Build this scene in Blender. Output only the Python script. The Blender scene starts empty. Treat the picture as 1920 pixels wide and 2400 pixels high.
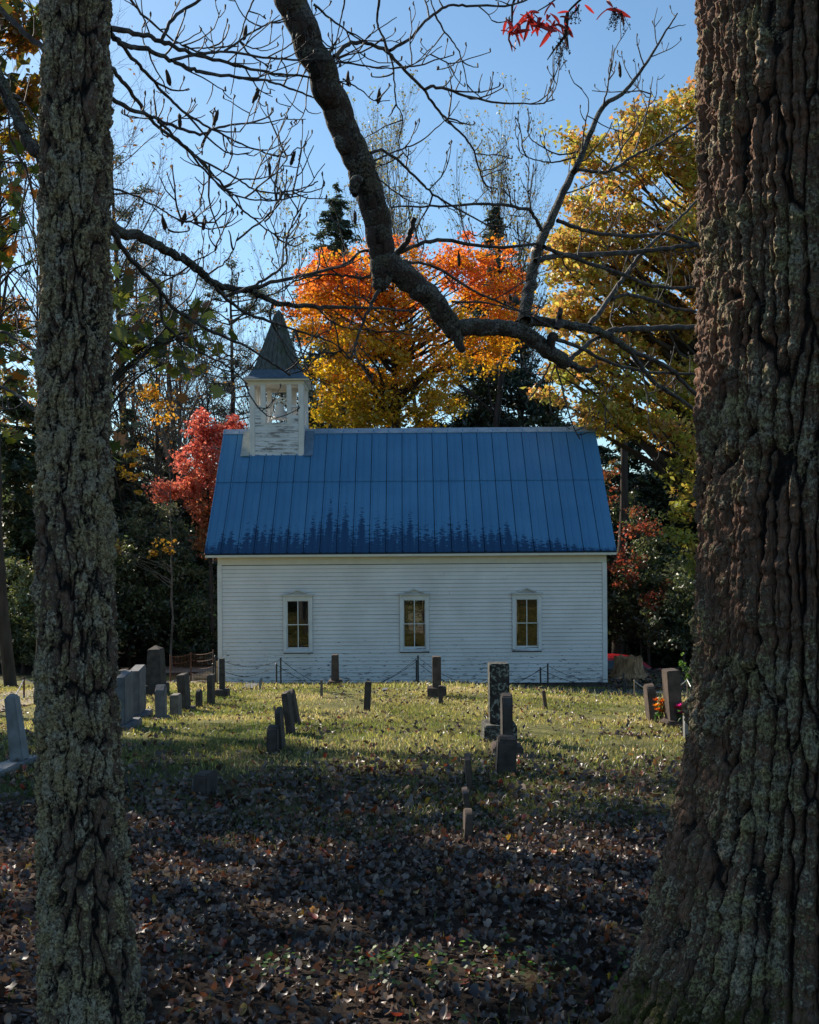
import bpy, bmesh, math, random
import numpy as np
from mathutils import Vector, Matrix, noise as mnoise

# ------------------------------------------------------------------ camera, sky, sun, exposure
SC = bpy.context.scene
COL = SC.collection
F_PX, CX, CY = 2640.0, 960.0, 1305.0        # focal length and principal point in photograph pixels
CAM_Z = 1.6
ROLL = math.radians(0.42)

cam_d = bpy.data.cameras.new("camera")
cam = bpy.data.objects.new("camera", cam_d)
COL.objects.link(cam)
cam_d.sensor_fit = 'HORIZONTAL'
cam_d.sensor_width = 24.0
cam_d.lens = F_PX / 1920 * 24.0
cam_d.shift_y = (CY - 1200) / 1920.0
cam_d.clip_start = 0.05
cam_d.clip_end = 3000
cam.matrix_world = Matrix.Translation((0, 0, CAM_Z)) @ Matrix.Rotation(ROLL, 4, 'Y') @ Matrix.Rotation(math.pi / 2, 4, 'X')
SC.camera = cam

SUN_DIR = np.array([-0.70, 0.714, 0.0])
SUN_EL = math.radians(35.0)
SUN_V = np.array([SUN_DIR[0] * math.cos(SUN_EL), SUN_DIR[1] * math.cos(SUN_EL), math.sin(SUN_EL)])
world = bpy.data.worlds.new("World")
SC.world = world
world.use_nodes = True
wn = world.node_tree
bg = wn.nodes["Background"]
sky = wn.nodes.new("ShaderNodeTexSky")
sky.sky_type = 'NISHITA'
sky.sun_disc = False
sky.sun_elevation = SUN_EL
sky.sun_rotation = math.atan2(SUN_DIR[0], SUN_DIR[1])
sky.air_density = 1.0
sky.dust_density = 0.5
sky.ozone_density = 4.5
wb = wn.nodes.new("ShaderNodeMix"); wb.data_type = 'RGBA'; wb.blend_type = 'MULTIPLY'; wb.inputs[0].default_value = 1.0
wb.inputs[7].default_value = (0.90, 1.0, 0.94, 1)
wn.links.new(sky.outputs[0], wb.inputs[6]); wn.links.new(wb.outputs[2], bg.inputs[0])
bg.inputs[1].default_value = 0.10

sun_d = bpy.data.lights.new("sun", 'SUN')
sun_d.energy = 5.0
sun_d.angle = math.radians(0.55)
sun_d.color = (1.0, 0.90, 0.76)
sun = bpy.data.objects.new("sun", sun_d)
COL.objects.link(sun)
sun.rotation_euler = Vector(SUN_V).to_track_quat('Z', 'Y').to_euler()
sun.location = (-30, 40, 40)

SC.view_settings.view_transform = 'Standard'
SC.view_settings.look = 'None'
SC.view_settings.gamma = 1
SC.view_settings.use_curve_mapping = False
SC.view_settings.exposure = 0.75
SC.render.engine = 'CYCLES'
SC.cycles.max_bounces = 6
SC.cycles.diffuse_bounces = 3
SC.cycles.transparent_max_bounces = 12

RNG = np.random.default_rng(7)
UP = np.array([0, 0, 1.0])

# ------------------------------------------------------------------ helpers
def ray(px, py):
    dx, dy = px - CX, CY - py
    c, s = math.cos(ROLL), math.sin(ROLL)
    return (dx * c + dy * s) / F_PX, (-dx * s + dy * c) / F_PX

def P(px, py, d):
    a, b = ray(px, py)
    return np.array([a * d, d, CAM_Z + b * d])

def sstep(a, b, x):
    t = np.clip((np.asarray(x, float) - a) / (b - a), 0, 1)
    return t * t * (3 - 2 * t)

_tab = np.random.default_rng(99).random((256, 256))
def vnoise(u, v, pu=256, pv=256):
    u = np.asarray(u, float); v = np.asarray(v, float)
    iu, iv = np.floor(u).astype(int), np.floor(v).astype(int)
    fu, fv = u - iu, v - iv
    fu = fu * fu * (3 - 2 * fu); fv = fv * fv * (3 - 2 * fv)
    i0, i1, j0, j1 = iu % pu % 256, (iu + 1) % pu % 256, iv % pv, (iv + 1) % pv
    a = _tab[i0, j0]; b = _tab[i1, j0]
    c = _tab[i0, j1]; d = _tab[i1, j1]
    return (a * (1 - fu) + b * fu) * (1 - fv) + (c * (1 - fu) + d * fu) * fv

def fbm(u, v, oct=4):
    s, a, t = 0, 0.5, 0
    for i in range(oct):
        s = s + a * vnoise(u * 2 ** i + 17.3 * i, v * 2 ** i + 9.1 * i); t += a; a *= .5
    return s / t

GY = np.array([-60, -5, 0, 10, 14, 24, 26, 30, 33, 36, 44, 60, 75, 110, 160, 700.])
GL = np.array([1.0, .1, 0, -.35, -.60, -1.19, -1.36, -1.80, -1.95, -2.05, -2.3, -2.6, -2.6, 3.0, 12.0, 30.])
GR = np.array([1.0, .1, 0, -.35, -.62, -1.40, -1.78, -1.90, -1.80, -2.35, -3.1, -3.4, -3.0, 3.0, 12.0, 30.])
def gz(x, y):
    x = np.asarray(x, float); y = np.asarray(y, float)
    l = np.interp(y, GY, GL); r = np.interp(y, GY, GR)
    t = sstep(1.0, 5.0, x)
    b = l * (1 - t) + r * t
    amp = .05 * sstep(3, 8, y) * (1 - sstep(60, 90, y)) + .03
    rr = (fbm(x * .35 + 40, y * .35 + 11, 3) - .5) * 2 * amp
    far = sstep(70, 140, y)
    return b + rr + far * (fbm(x * .01 + 5, y * .01 + 3, 3) - .5) * 14

def ground_hit(px, py):
    a, b = ray(px, py)
    ys = np.linspace(2.5, 60, 3000)
    f = CAM_Z + b * ys - gz(a * ys, ys)
    k = np.argmax(f < 0)
    d = ys[k] if f[k] < 0 else 60.0
    return np.array([a * d, d, float(gz(a * d, d))])

def put(o, parent=None):
    COL.objects.link(o)
    if parent is not None:
        o.parent = parent
    return o

def tag(o, label=None, cat=None, group=None, kind=None):
    if label: o["label"] = label
    if cat: o["category"] = cat
    if group: o["group"] = group
    if kind: o["kind"] = kind
    return o

def empty(name, loc, label, cat, group=None):
    o = bpy.data.objects.new(name, None)
    o.empty_display_size = .2
    o.location = [float(v) for v in loc]
    COL.objects.link(o)
    return tag(o, label, cat, group)

def me_np(name, V, Fs, mat, col=None, smooth=False, attrs=None):
    """mesh from numpy arrays; Fs: one array or a list of arrays of (m,3)/(m,4)"""
    if not isinstance(Fs, (list, tuple)): Fs = [Fs]
    Fs = [np.asarray(f, np.int32) for f in Fs if len(f)]
    V = np.asarray(V, np.float32)
    me = bpy.data.meshes.new(name)
    me.vertices.add(len(V)); me.vertices.foreach_set("co", V.ravel())
    li = np.concatenate([f.ravel() for f in Fs])
    cnt = np.concatenate([np.full(len(f), f.shape[1], np.int32) for f in Fs])
    st = np.concatenate([[0], np.cumsum(cnt)[:-1]]).astype(np.int32)
    me.loops.add(len(li)); me.loops.foreach_set("vertex_index", li)
    me.polygons.add(len(cnt)); me.polygons.foreach_set("loop_start", st)
    if smooth: me.polygons.foreach_set("use_smooth", np.ones(len(cnt), bool))
    if col is not None:
        ca = me.color_attributes.new("tint", 'FLOAT_COLOR', 'POINT')
        c4 = np.ones((len(V), 4), np.float32); c4[:, :3] = col
        ca.data.foreach_set("color", c4.ravel())
    for k, a in (attrs or {}).items():
        at = me.attributes.new(k, 'FLOAT', 'POINT'); at.data.foreach_set("value", np.asarray(a, np.float32).ravel())
    if mat: me.materials.append(mat)
    me.update(calc_edges=True)
    return me

def ob_np(name, V, Fs, mat, parent=None, org=None, **kw):
    V = np.asarray(V, float)
    if parent is not None and org is None: org = np.array(parent.matrix_basis.translation)
    if org is not None: V = V - np.asarray(org)
    o = bpy.data.objects.new(name, me_np(name, V, Fs, mat, **kw))
    if org is not None and parent is None: o.location = [float(v) for v in org]
    return put(o, parent)

class MB:
    """collects boxes, tubes, prisms, lathes into one mesh"""
    def __init__(s): s.v = []; s.f = []
    def add(s, V, F):
        n = len(s.v); s.v += [tuple(map(float, p)) for p in V]
        s.f += [tuple(int(i) + n for i in f) for f in F]; return s
    def box(s, x0, x1, y0, y1, z0, z1, M=None):
        V = np.array([[x, y, z] for z in (z0, z1) for y in (y0, y1) for x in (x0, x1)], float)
        if M is not None: V = V @ np.array(M.to_3x3()).T + np.array(M.translation)
        return s.add(V, [(0, 2, 3, 1), (4, 5, 7, 6), (0, 1, 5, 4), (2, 6, 7, 3), (0, 4, 6, 2), (1, 3, 7, 5)])
    def prism(s, prof, axis, a0, a1):
        """prof: closed list of 2-D points, extruded along axis 0/1/2 from a0 to a1"""
        n = len(prof); V = []
        for a in (a0, a1):
            for p in prof:
                q = [0, 0, 0]; q[axis] = a
                o = [i for i in range(3) if i != axis]; q[o[0]] = p[0]; q[o[1]] = p[1]; V.append(q)
        F = [tuple(range(n))[::-1], tuple(range(n, 2 * n))] + [(i, (i + 1) % n, n + (i + 1) % n, n + i) for i in range(n)]
        return s.add(V, F)
    def tube(s, pts, r, k=6):
        pts = np.asarray(pts, float)
        r = np.full(len(pts), r) if np.isscalar(r) else np.asarray(r)
        V, Fq = tubes(pts[None], r[None], k)
        s.add(V, Fq)
        return s
    def lathe(s, prof, c, k=20, axis=2):
        V = []; n = len(prof)
        for i in range(k):
            a = 2 * math.pi * i / k
            for (r, h) in prof: V.append((c[0] + r * math.cos(a), c[1] + r * math.sin(a), c[2] + h))
        F = [(i * n + j, ((i + 1) % k) * n + j, ((i + 1) % k) * n + j + 1, i * n + j + 1) for i in range(k) for j in range(n - 1)]
        return s.add(V, F)
    def obj(s, name, mat, parent=None, bevel=0, org=None, smooth=False, mesh_only=False, jit=0):
        bm = bmesh.new()
        vs = [bm.verts.new(p) for p in s.v]
        for f in s.f:
            try: bm.faces.new([vs[i] for i in f])
            except ValueError: pass
        bmesh.ops.recalc_face_normals(bm, faces=bm.faces)
        if bevel: bmesh.ops.bevel(bm, geom=list(bm.edges), offset=bevel, segments=2, affect='EDGES', clamp_overlap=True)
        if parent is not None and org is None: org = np.array(parent.matrix_basis.translation)
        if org is not None: bmesh.ops.translate(bm, verts=bm.verts, vec=Vector([-float(v) for v in org]))
        if smooth:
            for f in bm.faces: f.smooth = True
        me = bpy.data.meshes.new(name); bm.to_mesh(me); bm.free()
        if mat: me.materials.append(mat)
        if mesh_only: return me
        o = bpy.data.objects.new(name, me)
        if org is not None and parent is None: o.location = [float(v) for v in org]
        return put(o, parent)

def nrm(a): return a / np.maximum(np.linalg.norm(a, axis=-1, keepdims=True), 1e-9)

def tubes(pts, rad, k=5, cap=True):
    """pts (B,n,3), rad (B,n) -> vertices, quads of B tubes"""
    B, n, _ = pts.shape
    T = np.empty_like(pts)
    T[:, 1:-1] = pts[:, 2:] - pts[:, :-2]; T[:, 0] = pts[:, 1] - pts[:, 0]; T[:, -1] = pts[:, -1] - pts[:, -2]
    T = nrm(T)
    ref = np.tile(np.array([0.0, 1.0, 0.13]), (B, 1))
    d0 = nrm(pts[:, -1] - pts[:, 0])
    ref[np.abs((d0 * nrm(ref)).sum(-1)) > .85] = (1.0, 0.1, 0)
    A = nrm(np.cross(T, ref[:, None, :])); Bv = np.cross(T, A)
    ang = np.arange(k) * 2 * math.pi / k
    ring = A[:, :, None, :] * np.cos(ang)[None, None, :, None] + Bv[:, :, None, :] * np.sin(ang)[None, None, :, None]
    V = pts[:, :, None, :] + ring * rad[:, :, None, None]
    b = np.arange(B)[:, None, None] * (n * k); i = np.arange(n - 1)[None, :, None] * k; j = np.arange(k)[None, None, :]
    j2 = (j + 1) % k
    Fq = np.stack([b + i + j, b + i + j2, b + i + k + j2, b + i + k + j], -1).reshape(-1, 4)
    return V.reshape(-1, 3), Fq

def grow(st, dr, ln, r0, r1, n, wig, trop, rng, tv=UP):
    B = len(st); pts = np.empty((B, n, 3)); pts[:, 0] = st
    d = nrm(np.asarray(dr, float)); step = (np.asarray(ln) / (n - 1))[:, None]
    tr = np.broadcast_to(np.asarray(trop, float), (B,))[:, None]
    for i in range(1, n):
        d = nrm(d + wig * rng.normal(size=(B, 3)) + tr * tv)
        pts[:, i] = pts[:, i - 1] + d * step
    t = np.linspace(0, 1, n)[None, :]
    rad = np.asarray(r0)[:, None] * (1 - t) + np.asarray(r1)[:, None] * t
    return pts, rad

def spawn(pts, rad, per, t0, t1, ang, lenf, rng, rmin=.004, ratio=.6):
    """children of every branch: starts, dirs, lens, r0"""
    B, n, _ = pts.shape
    L = np.linalg.norm(np.diff(pts, axis=1), axis=-1).sum(1)
    bi = np.repeat(np.arange(B), per); m = len(bi)
    t = rng.uniform(t0, t1, m) * (n - 1); i = np.minimum(t.astype(int), n - 2); f = (t - i)[:, None]
    st = pts[bi, i] * (1 - f) + pts[bi, i + 1] * f
    tg = nrm(pts[bi, i + 1] - pts[bi, i])
    rv = nrm(np.cross(tg, rng.normal(size=(m, 3))))
    a = rng.normal(ang, .22, m)[:, None]
    dr = tg * np.cos(a) + rv * np.sin(a)
    ln = L[bi] * lenf * rng.uniform(.6, 1.25, m) * (1.15 - .6 * t / (n - 1))
    r0 = np.maximum(rmin, (rad[bi, i] * (1 - f[:, 0]) + rad[bi, i + 1] * f[:, 0]) * ratio)
    return st, dr, ln, r0

class Acc:
    def __init__(s): s.V = []; s.F = []; s.C = []; s.n = 0
    def add(s, V, F, C=None):
        s.V.append(V); s.F.append(np.asarray(F) + s.n); s.n += len(V)
        if C is not None: s.C.append(np.broadcast_to(C, (len(V), 3)))
    def obj(s, name, mat, parent=None, **kw):
        V = np.concatenate(s.V); q = [f for f in s.F if f.shape[1] == 4]; t = [f for f in s.F if f.shape[1] == 3]
        Fs = ([np.concatenate(q)] if q else []) + ([np.concatenate(t)] if t else [])
        return ob_np(name, V, Fs, mat, parent, col=np.concatenate(s.C) if s.C else None, **kw)

def leaf_quads(c, size, rng, flat=.5, asp=.55, fold=.25):
    n = len(c)
    N = nrm(rng.normal(size=(n, 3)) + np.array([0, 0, flat * 2]))
    U = nrm(np.cross(N, rng.normal(size=(n, 3)))); W = np.cross(N, U)
    s = np.asarray(size)[:, None]
    V = np.stack([c - U * s * .5, c + W * s * asp * .5 + N * s * fold * .5 + U * s * .08, c + U * s * .5, c - W * s * asp * .5 + N * s * fold * .5 + U * s * .08], 1)
    return V.reshape(-1, 3), np.arange(n * 4).reshape(n, 4)

def pal(cols, t, rng, jit=.15):
    cols = np.asarray(cols, float); t = np.clip(t, 0, 1) * (len(cols) - 1)
    i = np.minimum(t.astype(int), len(cols) - 2); f = (t - i)[:, None]
    c = cols[i] * (1 - f) + cols[i + 1] * f
    return np.clip(c * np.exp(rng.normal(0, jit, (len(t), 1))) * np.exp(rng.normal(0, jit * .35, (len(t), 3))), 0, .85)

# ------------------------------------------------------------------ materials
class MT:
    def __init__(s, name, rough=.8, spec=.3):
        s.m = bpy.data.materials.new(name); s.m.use_nodes = True
        s.t = s.m.node_tree; s.bsdf = s.t.nodes["Principled BSDF"]; s.out = s.t.nodes["Material Output"]
        s.bsdf.inputs["Roughness"].default_value = rough
        s.bsdf.inputs["Specular IOR Level"].default_value = spec
    def n(s, typ, **kw):
        nd = s.t.nodes.new("ShaderNode" + typ)
        for k, v in kw.items():
            if k in nd.inputs: s.set(nd.inputs[k], v)
            else: setattr(nd, k, v)
        return nd
    def set(s, inp, v):
        if isinstance(v, bpy.types.NodeSocket): s.t.links.new(v, inp)
        elif hasattr(v, "outputs"): s.t.links.new(v.outputs[0], inp)
        elif isinstance(v, (tuple, list)) and len(v) == 3 and inp.type == 'RGBA': inp.default_value = (*v, 1)
        elif inp.type == 'RGBA' and isinstance(v, (int, float)): inp.default_value = (v, v, v, 1)
        else: inp.default_value = v
    def math(s, op, a, b=0.0, c=None, clamp=False):
        nd = s.t.nodes.new("ShaderNodeMath"); nd.operation = op; nd.use_clamp = clamp
        s.set(nd.inputs[0], a); s.set(nd.inputs[1], b)
        if c is not None: s.set(nd.inputs[2], c)
        return nd.outputs[0]
    def mix(s, f, a, b):
        nd = s.t.nodes.new("ShaderNodeMix"); nd.data_type = 'RGBA'
        s.set(nd.inputs[0], f); s.set(nd.inputs[6], a); s.set(nd.inputs[7], b)
        return nd.outputs[2]
    def ramp(s, f, stops):
        nd = s.t.nodes.new("ShaderNodeValToRGB"); s.set(nd.inputs[0], f)
        e = nd.color_ramp.elements
        while len(e) < len(stops): e.new(.5)
        for el, (p, c) in zip(e, stops):
            el.position = p; el.color = (*c, 1) if isinstance(c, (tuple, list)) else (c, c, c, 1)
        return nd.outputs[0]
    def noise(s, scale, vec=None, detail=3, rough=.55, out=0):
        nd = s.n("TexNoise"); nd.inputs["Scale"].default_value = scale; nd.inputs["Detail"].default_value = detail
        nd.inputs["Roughness"].default_value = rough
        if vec is not None: s.set(nd.inputs["Vector"], vec)
        return nd.outputs[out]
    def pos(s): return s.n("NewGeometry").outputs["Position"]
    def scaled(s, v, sc):
        nd = s.n("VectorMath"); nd.operation = 'MULTIPLY'; s.set(nd.inputs[0], v); nd.inputs[1].default_value = sc
        return nd.outputs[0]
    def base(s, c): s.set(s.bsdf.inputs["Base Color"], c); return s
    def rough(s, c): s.set(s.bsdf.inputs["Roughness"], c); return s
    def bump(s, h, strength=.5, dist=.01):
        b = s.n("Bump"); b.inputs["Strength"].default_value = strength; b.inputs["Distance"].default_value = dist
        s.set(b.inputs["Height"], h); s.t.links.new(b.outputs[0], s.bsdf.inputs["Normal"]); return s

def leaf_mat(name, trans=.45, gloss=.06, rough=.45):
    s = MT(name); a = s.n("Attribute"); a.attribute_name = "tint"; c = a.outputs["Color"]
    d = s.n("BsdfDiffuse"); t = s.n("BsdfTranslucent"); g = s.n("BsdfGlossy")
    s.set(d.inputs[0], c); s.set(t.inputs[0], c); g.inputs[0].default_value = (1, 1, 1, 1); g.inputs[1].default_value = rough
    m1 = s.n("MixShader"); m1.inputs[0].default_value = trans; s.t.links.new(d.outputs[0], m1.inputs[1]); s.t.links.new(t.outputs[0], m1.inputs[2])
    m2 = s.n("MixShader"); m2.inputs[0].default_value = gloss; s.t.links.new(m1.outputs[0], m2.inputs[1]); s.t.links.new(g.outputs[0], m2.inputs[2])
    s.t.links.new(m2.outputs[0], s.out.inputs[0]); return s.m

M = {}
M['leaf'] = leaf_mat("autumn_leaf", .62, .04)
M['needle'] = leaf_mat("evergreen_leaf", .42, .07, .5)
M['litter'] = leaf_mat("fallen_leaf_brown", .28, .062, .42)
M['blade'] = leaf_mat("grass_blade", .58, .04, .4)

def bark_far(name, c1, c2):
    s = MT(name, .9, .2); p = s.scaled(s.pos(), (6, 6, 1.2)); n = s.noise(1.5, p, 4)
    s.base(s.ramp(n, [(.3, c1), (.7, c2)])); s.bump(s.noise(4, p, 3), .6, .05); return s.m
M['bark_grey'] = bark_far("grey_bark", (.07, .06, .05), (.17, .155, .14))
M['bark_dark'] = bark_far("dark_bark", (.03, .024, .02), (.075, .06, .05))
def twig_mat():
    s = MT("branch_bark", .75, .3); n = s.noise(26, s.pos(), 4); n2 = s.noise(70, s.pos(), 2)
    c = s.ramp(n, [(.35, (.030, .025, .022)), (.55, (.075, .062, .055)), (.72, (.15, .145, .12))])
    s.base(c); s.bump(s.math('ADD', n, n2), .7, .006); return s.m
M['twig'] = twig_mat()

def trunk_mat(name, furrow, plate, red, lich1, lich2, lo, hi):
    s = MT(name, .85, .25)
    def at(k):
        a = s.n("Attribute"); a.attribute_name = k; return a.outputs["Fac"]
    p = s.pos(); fine = s.noise(90, p, 4, .65); mid = s.noise(30, p, 3)
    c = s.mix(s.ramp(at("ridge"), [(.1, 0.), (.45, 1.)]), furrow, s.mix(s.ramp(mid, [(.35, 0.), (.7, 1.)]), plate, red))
    lf = s.math('ADD', at("lichen"), s.math('MULTIPLY', s.math('SUBTRACT', fine, .5), .9))
    lm = s.ramp(lf, [(lo, 0.), (hi, 1.)])
    lc = s.mix(s.ramp(s.noise(14, p, 2), [(.42, 0.), (.6, 1.)]), lich1, lich2)
    fine2 = s.noise(210, p, 3, .6)
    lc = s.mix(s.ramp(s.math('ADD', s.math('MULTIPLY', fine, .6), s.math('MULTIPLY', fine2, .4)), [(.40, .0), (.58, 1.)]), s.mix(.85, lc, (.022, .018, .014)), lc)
    c = s.mix(lm, c, lc)
    mo = s.ramp(s.math('ADD', at("moss"), s.math('MULTIPLY', s.math('SUBTRACT', mid, .5), .8)), [(.5, 0.), (.7, 1.)])
    c = s.mix(mo, c, s.mix(s.ramp(fine, [(.35, 0.), (.65, 1.)]), (.03, .03, .008), (.12, .11, .022)))
    s.base(c)
    vz = s.n("TexVoronoi"); vz.feature = 'DISTANCE_TO_EDGE'; vz.inputs["Scale"].default_value = 34; s.set(vz.inputs["Vector"], s.scaled(p, (1, 1, .35)))
    crk = s.ramp(vz.outputs["Distance"], [(.0, 0.), (.10, 1.)])
    s.bump(s.math('ADD', s.math('MULTIPLY', crk, .45), s.math('ADD', s.math('MULTIPLY', fine, s.math('ADD', lm, .5)), s.math('MULTIPLY', mid, .5))), 1.0, .012); return s.m
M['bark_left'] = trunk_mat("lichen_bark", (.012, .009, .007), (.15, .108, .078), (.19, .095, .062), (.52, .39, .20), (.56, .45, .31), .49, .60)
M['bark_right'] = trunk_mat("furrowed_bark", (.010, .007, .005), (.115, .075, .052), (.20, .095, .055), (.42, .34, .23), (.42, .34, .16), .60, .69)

def siding_mat():
    s = MT("white_clapboard_paint", .55, .35); p = s.pos()
    sep = s.n("SeparateXYZ"); s.set(sep.inputs[0], p); z = sep.outputs[2]
    tone = s.noise(1.2, p, 4); c = s.ramp(tone, [(.3, (.67, .62, .575)), (.7, (.80, .745, .70))])
    grime = s.noise(.8, s.scaled(p, (1, 1, .35)), 3)
    c = s.mix(s.math('MULTIPLY', s.ramp(grime, [(.45, 0.), (.75, 1.)]), .25), c, (.46, .43, .37))
    n = s.noise(7, s.scaled(p, (.55, 1, 2.6)), 6, .72)
    low = s.ramp(z, [(0., 1.), (1., 0.)])
    mp = s.n("MapRange"); s.set(mp.inputs[0], z); mp.inputs[1].default_value = -1.75; mp.inputs[2].default_value = 0.2; mp.inputs[3].default_value = .552; mp.inputs[4].default_value = .72
    pk = s.math('GREATER_THAN', n, mp.outputs[0])
    c = s.mix(pk, c, s.ramp(s.noise(60, s.scaled(p, (.2, 1, 2)), 2), [(.3, (.12, .115, .11)), (.7, (.28, .27, .26))]))
    s.base(c); s.bump(s.math('SUBTRACT', s.noise(18, s.scaled(p, (.3, 1, 1)), 3), s.math('MULTIPLY', pk, .5)), .25, .004); return s.m
M['siding'] = siding_mat()
def peel_mat():
    s = MT("peeling_white_paint", .65, .3); p = s.pos()
    n = s.noise(8, s.scaled(p, (.22, .22, 2.0)), 6, .74)
    pk = s.ramp(n, [(.515, 0.), (.57, .9)])
    wood = s.ramp(s.noise(40, s.scaled(p, (.15, 1, 2.5)), 2), [(.3, (.10, .09, .085)), (.7, (.26, .235, .22))])
    s.base(s.mix(pk, s.ramp(s.noise(2, p, 2), [(.3, (.60, .60, .60)), (.7, (.72, .72, .72))]), wood)); s.bump(s.math('MULTIPLY', pk, -1), .3, .004); return s.m
M['peel'] = peel_mat()
def white_mat(name, a=(.60, .57, .53), b=(.73, .70, .66)):
    s = MT(name, .5, .4); s.base(s.ramp(s.noise(3, s.pos(), 4), [(.3, a), (.7, b)])); s.bump(s.noise(40, s.pos(), 2), .15, .003); return s.m
M['trim'] = white_mat("white_trim")
M['frieze'] = white_mat("cream_frieze", (.60, .55, .44), (.68, .63, .53))
M['head'] = white_mat('shade_toned_trim', (.40, .37, .34), (.66, .63, .59))  # darker tone puts the shading of the window heads into their paint
M['bellpaint'] = white_mat("white_bell_paint", (.66, .65, .62), (.8, .79, .76))

def roof_mat():
    s = MT("blue_metal_roof", .42, .5); p = s.pos(); s.bsdf.inputs["Metallic"].default_value = 0.0
    sep = s.n("SeparateXYZ"); s.set(sep.inputs[0], p); x, z = sep.outputs[0], sep.outputs[2]
    ez, rz = ROOF_EZ, ROOF_RZ
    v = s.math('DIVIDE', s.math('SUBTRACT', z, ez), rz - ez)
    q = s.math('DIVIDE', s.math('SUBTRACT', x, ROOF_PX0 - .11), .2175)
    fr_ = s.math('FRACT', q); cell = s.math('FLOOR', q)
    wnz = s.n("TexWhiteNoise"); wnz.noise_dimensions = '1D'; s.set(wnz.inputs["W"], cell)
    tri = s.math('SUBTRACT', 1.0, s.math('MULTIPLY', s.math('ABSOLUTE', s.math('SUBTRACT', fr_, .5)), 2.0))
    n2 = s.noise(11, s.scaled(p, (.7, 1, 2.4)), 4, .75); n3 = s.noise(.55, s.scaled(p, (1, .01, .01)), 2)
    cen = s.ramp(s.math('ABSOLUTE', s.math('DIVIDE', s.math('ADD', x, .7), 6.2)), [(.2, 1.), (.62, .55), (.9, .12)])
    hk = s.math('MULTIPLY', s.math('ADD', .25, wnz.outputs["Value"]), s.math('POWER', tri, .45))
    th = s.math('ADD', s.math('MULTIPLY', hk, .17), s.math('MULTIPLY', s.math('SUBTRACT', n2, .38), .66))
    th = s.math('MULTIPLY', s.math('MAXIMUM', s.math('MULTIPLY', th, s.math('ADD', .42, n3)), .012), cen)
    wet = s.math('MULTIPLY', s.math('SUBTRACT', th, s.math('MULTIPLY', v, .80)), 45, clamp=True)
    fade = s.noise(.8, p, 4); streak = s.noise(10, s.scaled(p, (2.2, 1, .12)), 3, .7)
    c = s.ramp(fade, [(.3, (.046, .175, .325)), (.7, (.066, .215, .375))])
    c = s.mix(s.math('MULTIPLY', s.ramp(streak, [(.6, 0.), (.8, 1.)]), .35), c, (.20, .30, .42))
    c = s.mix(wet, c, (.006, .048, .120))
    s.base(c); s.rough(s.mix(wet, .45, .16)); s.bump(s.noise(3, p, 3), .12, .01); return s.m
ROOF_EY, ROOF_RY = 29.65, 33.0
ROOF_PX0 = -5.42
ROOF_EZ, ROOF_RZ = CAM_Z + .14, CAM_Z + 3.74
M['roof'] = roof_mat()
def simple(name, c, rough=.7, spec=.3, c2=None, sc=8, bump=.3, metal=0):
    s = MT(name, rough, spec); s.bsdf.inputs["Metallic"].default_value = metal
    n = s.noise(sc, s.pos(), 4); c2 = c2 or tuple(v * .6 for v in c)
    s.base(s.ramp(n, [(.3, c2), (.7, c)])); s.bump(s.noise(sc * 6, s.pos(), 3), bump, .006); return s.m
M['flash'] = simple("weathered_flashing", (.42, .42, .36), .55, .4, (.20, .26, .27), 4)
M['flash_blue'] = simple("blue_flashing", (.16, .24, .33), .5, .4, (.09, .15, .22), 4)
def shingle_mat():
    s = MT("grey_mossy_boards", .75, .3); p = s.pos(); n = s.noise(10, s.scaled(p, (1.5, 1.5, .25)), 4)
    c = s.ramp(n, [(.3, (.04, .045, .043)), (.7, (.125, .132, .122))])
    c = s.mix(s.ramp(s.noise(2.1, p, 3), [(.5, 0.), (.66, .7)]), c, (.045, .06, .02))
    s.base(c); s.bump(n, .4, .01); return s.m
M['spire'] = shingle_mat()
M['spire_edge'] = simple("blue_grey_eave_metal", (.09, .13, .17), .5, .4)
M['woodin'] = simple("brown_interior_board", (.105, .066, .045), .6, .3, (.06, .036, .024), 5)
M['tanwood'] = simple("bare_tan_wood", (.42, .30, .17), .7, .3)
M['stone_dark'] = simple("dark_weathered_stone", (.085, .07, .06), .85, .25, (.035, .028, .024), 9, .6)
M['stone_grey'] = simple("grey_marble", (.15, .15, .155), .7, .3, (.075, .075, .078), 7, .4)
M['stone_mid'] = simple("brownish_grey_stone", (.22, .19, .165), .8, .3, (.10, .085, .07), 8, .5)
M['stone_pale'] = simple("pale_marble", (.26, .255, .25), .6, .3, (.15, .145, .14), 7, .3)
M['stone_brown'] = simple('brown_sandstone', (.12, .085, .065), .85, .25, (.055, .04, .032), 8, .5)
def lich_stone():
    s = MT("lichened_granite", .85, .25); p = s.pos(); n = s.noise(26, p, 5, .7)
    c = s.ramp(s.noise(5, p, 3), [(.3, (.018, .015, .013)), (.7, (.05, .043, .038))])
    s.base(s.mix(s.ramp(n, [(.52, 0.), (.6, 1.)]), c, (.24, .25, .21))); s.bump(n, .6, .008); return s.m
M['stone_lich'] = lich_stone()
M['iron'] = simple("black_iron", (.02, .02, .021), .5, .5, (.012, .011, .011), 20)
M['rust'] = simple("rusty_iron", (.13, .055, .03), .8, .3, (.06, .03, .02), 20)
M['steel'] = simple("galvanised_wire", (.5, .5, .5), .4, .5, (.34, .33, .31), 20, .2, .6)
M['tanpost'] = simple("tan_rod", (.35, .25, .16), .7, .3)
M['glass'] = None
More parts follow.
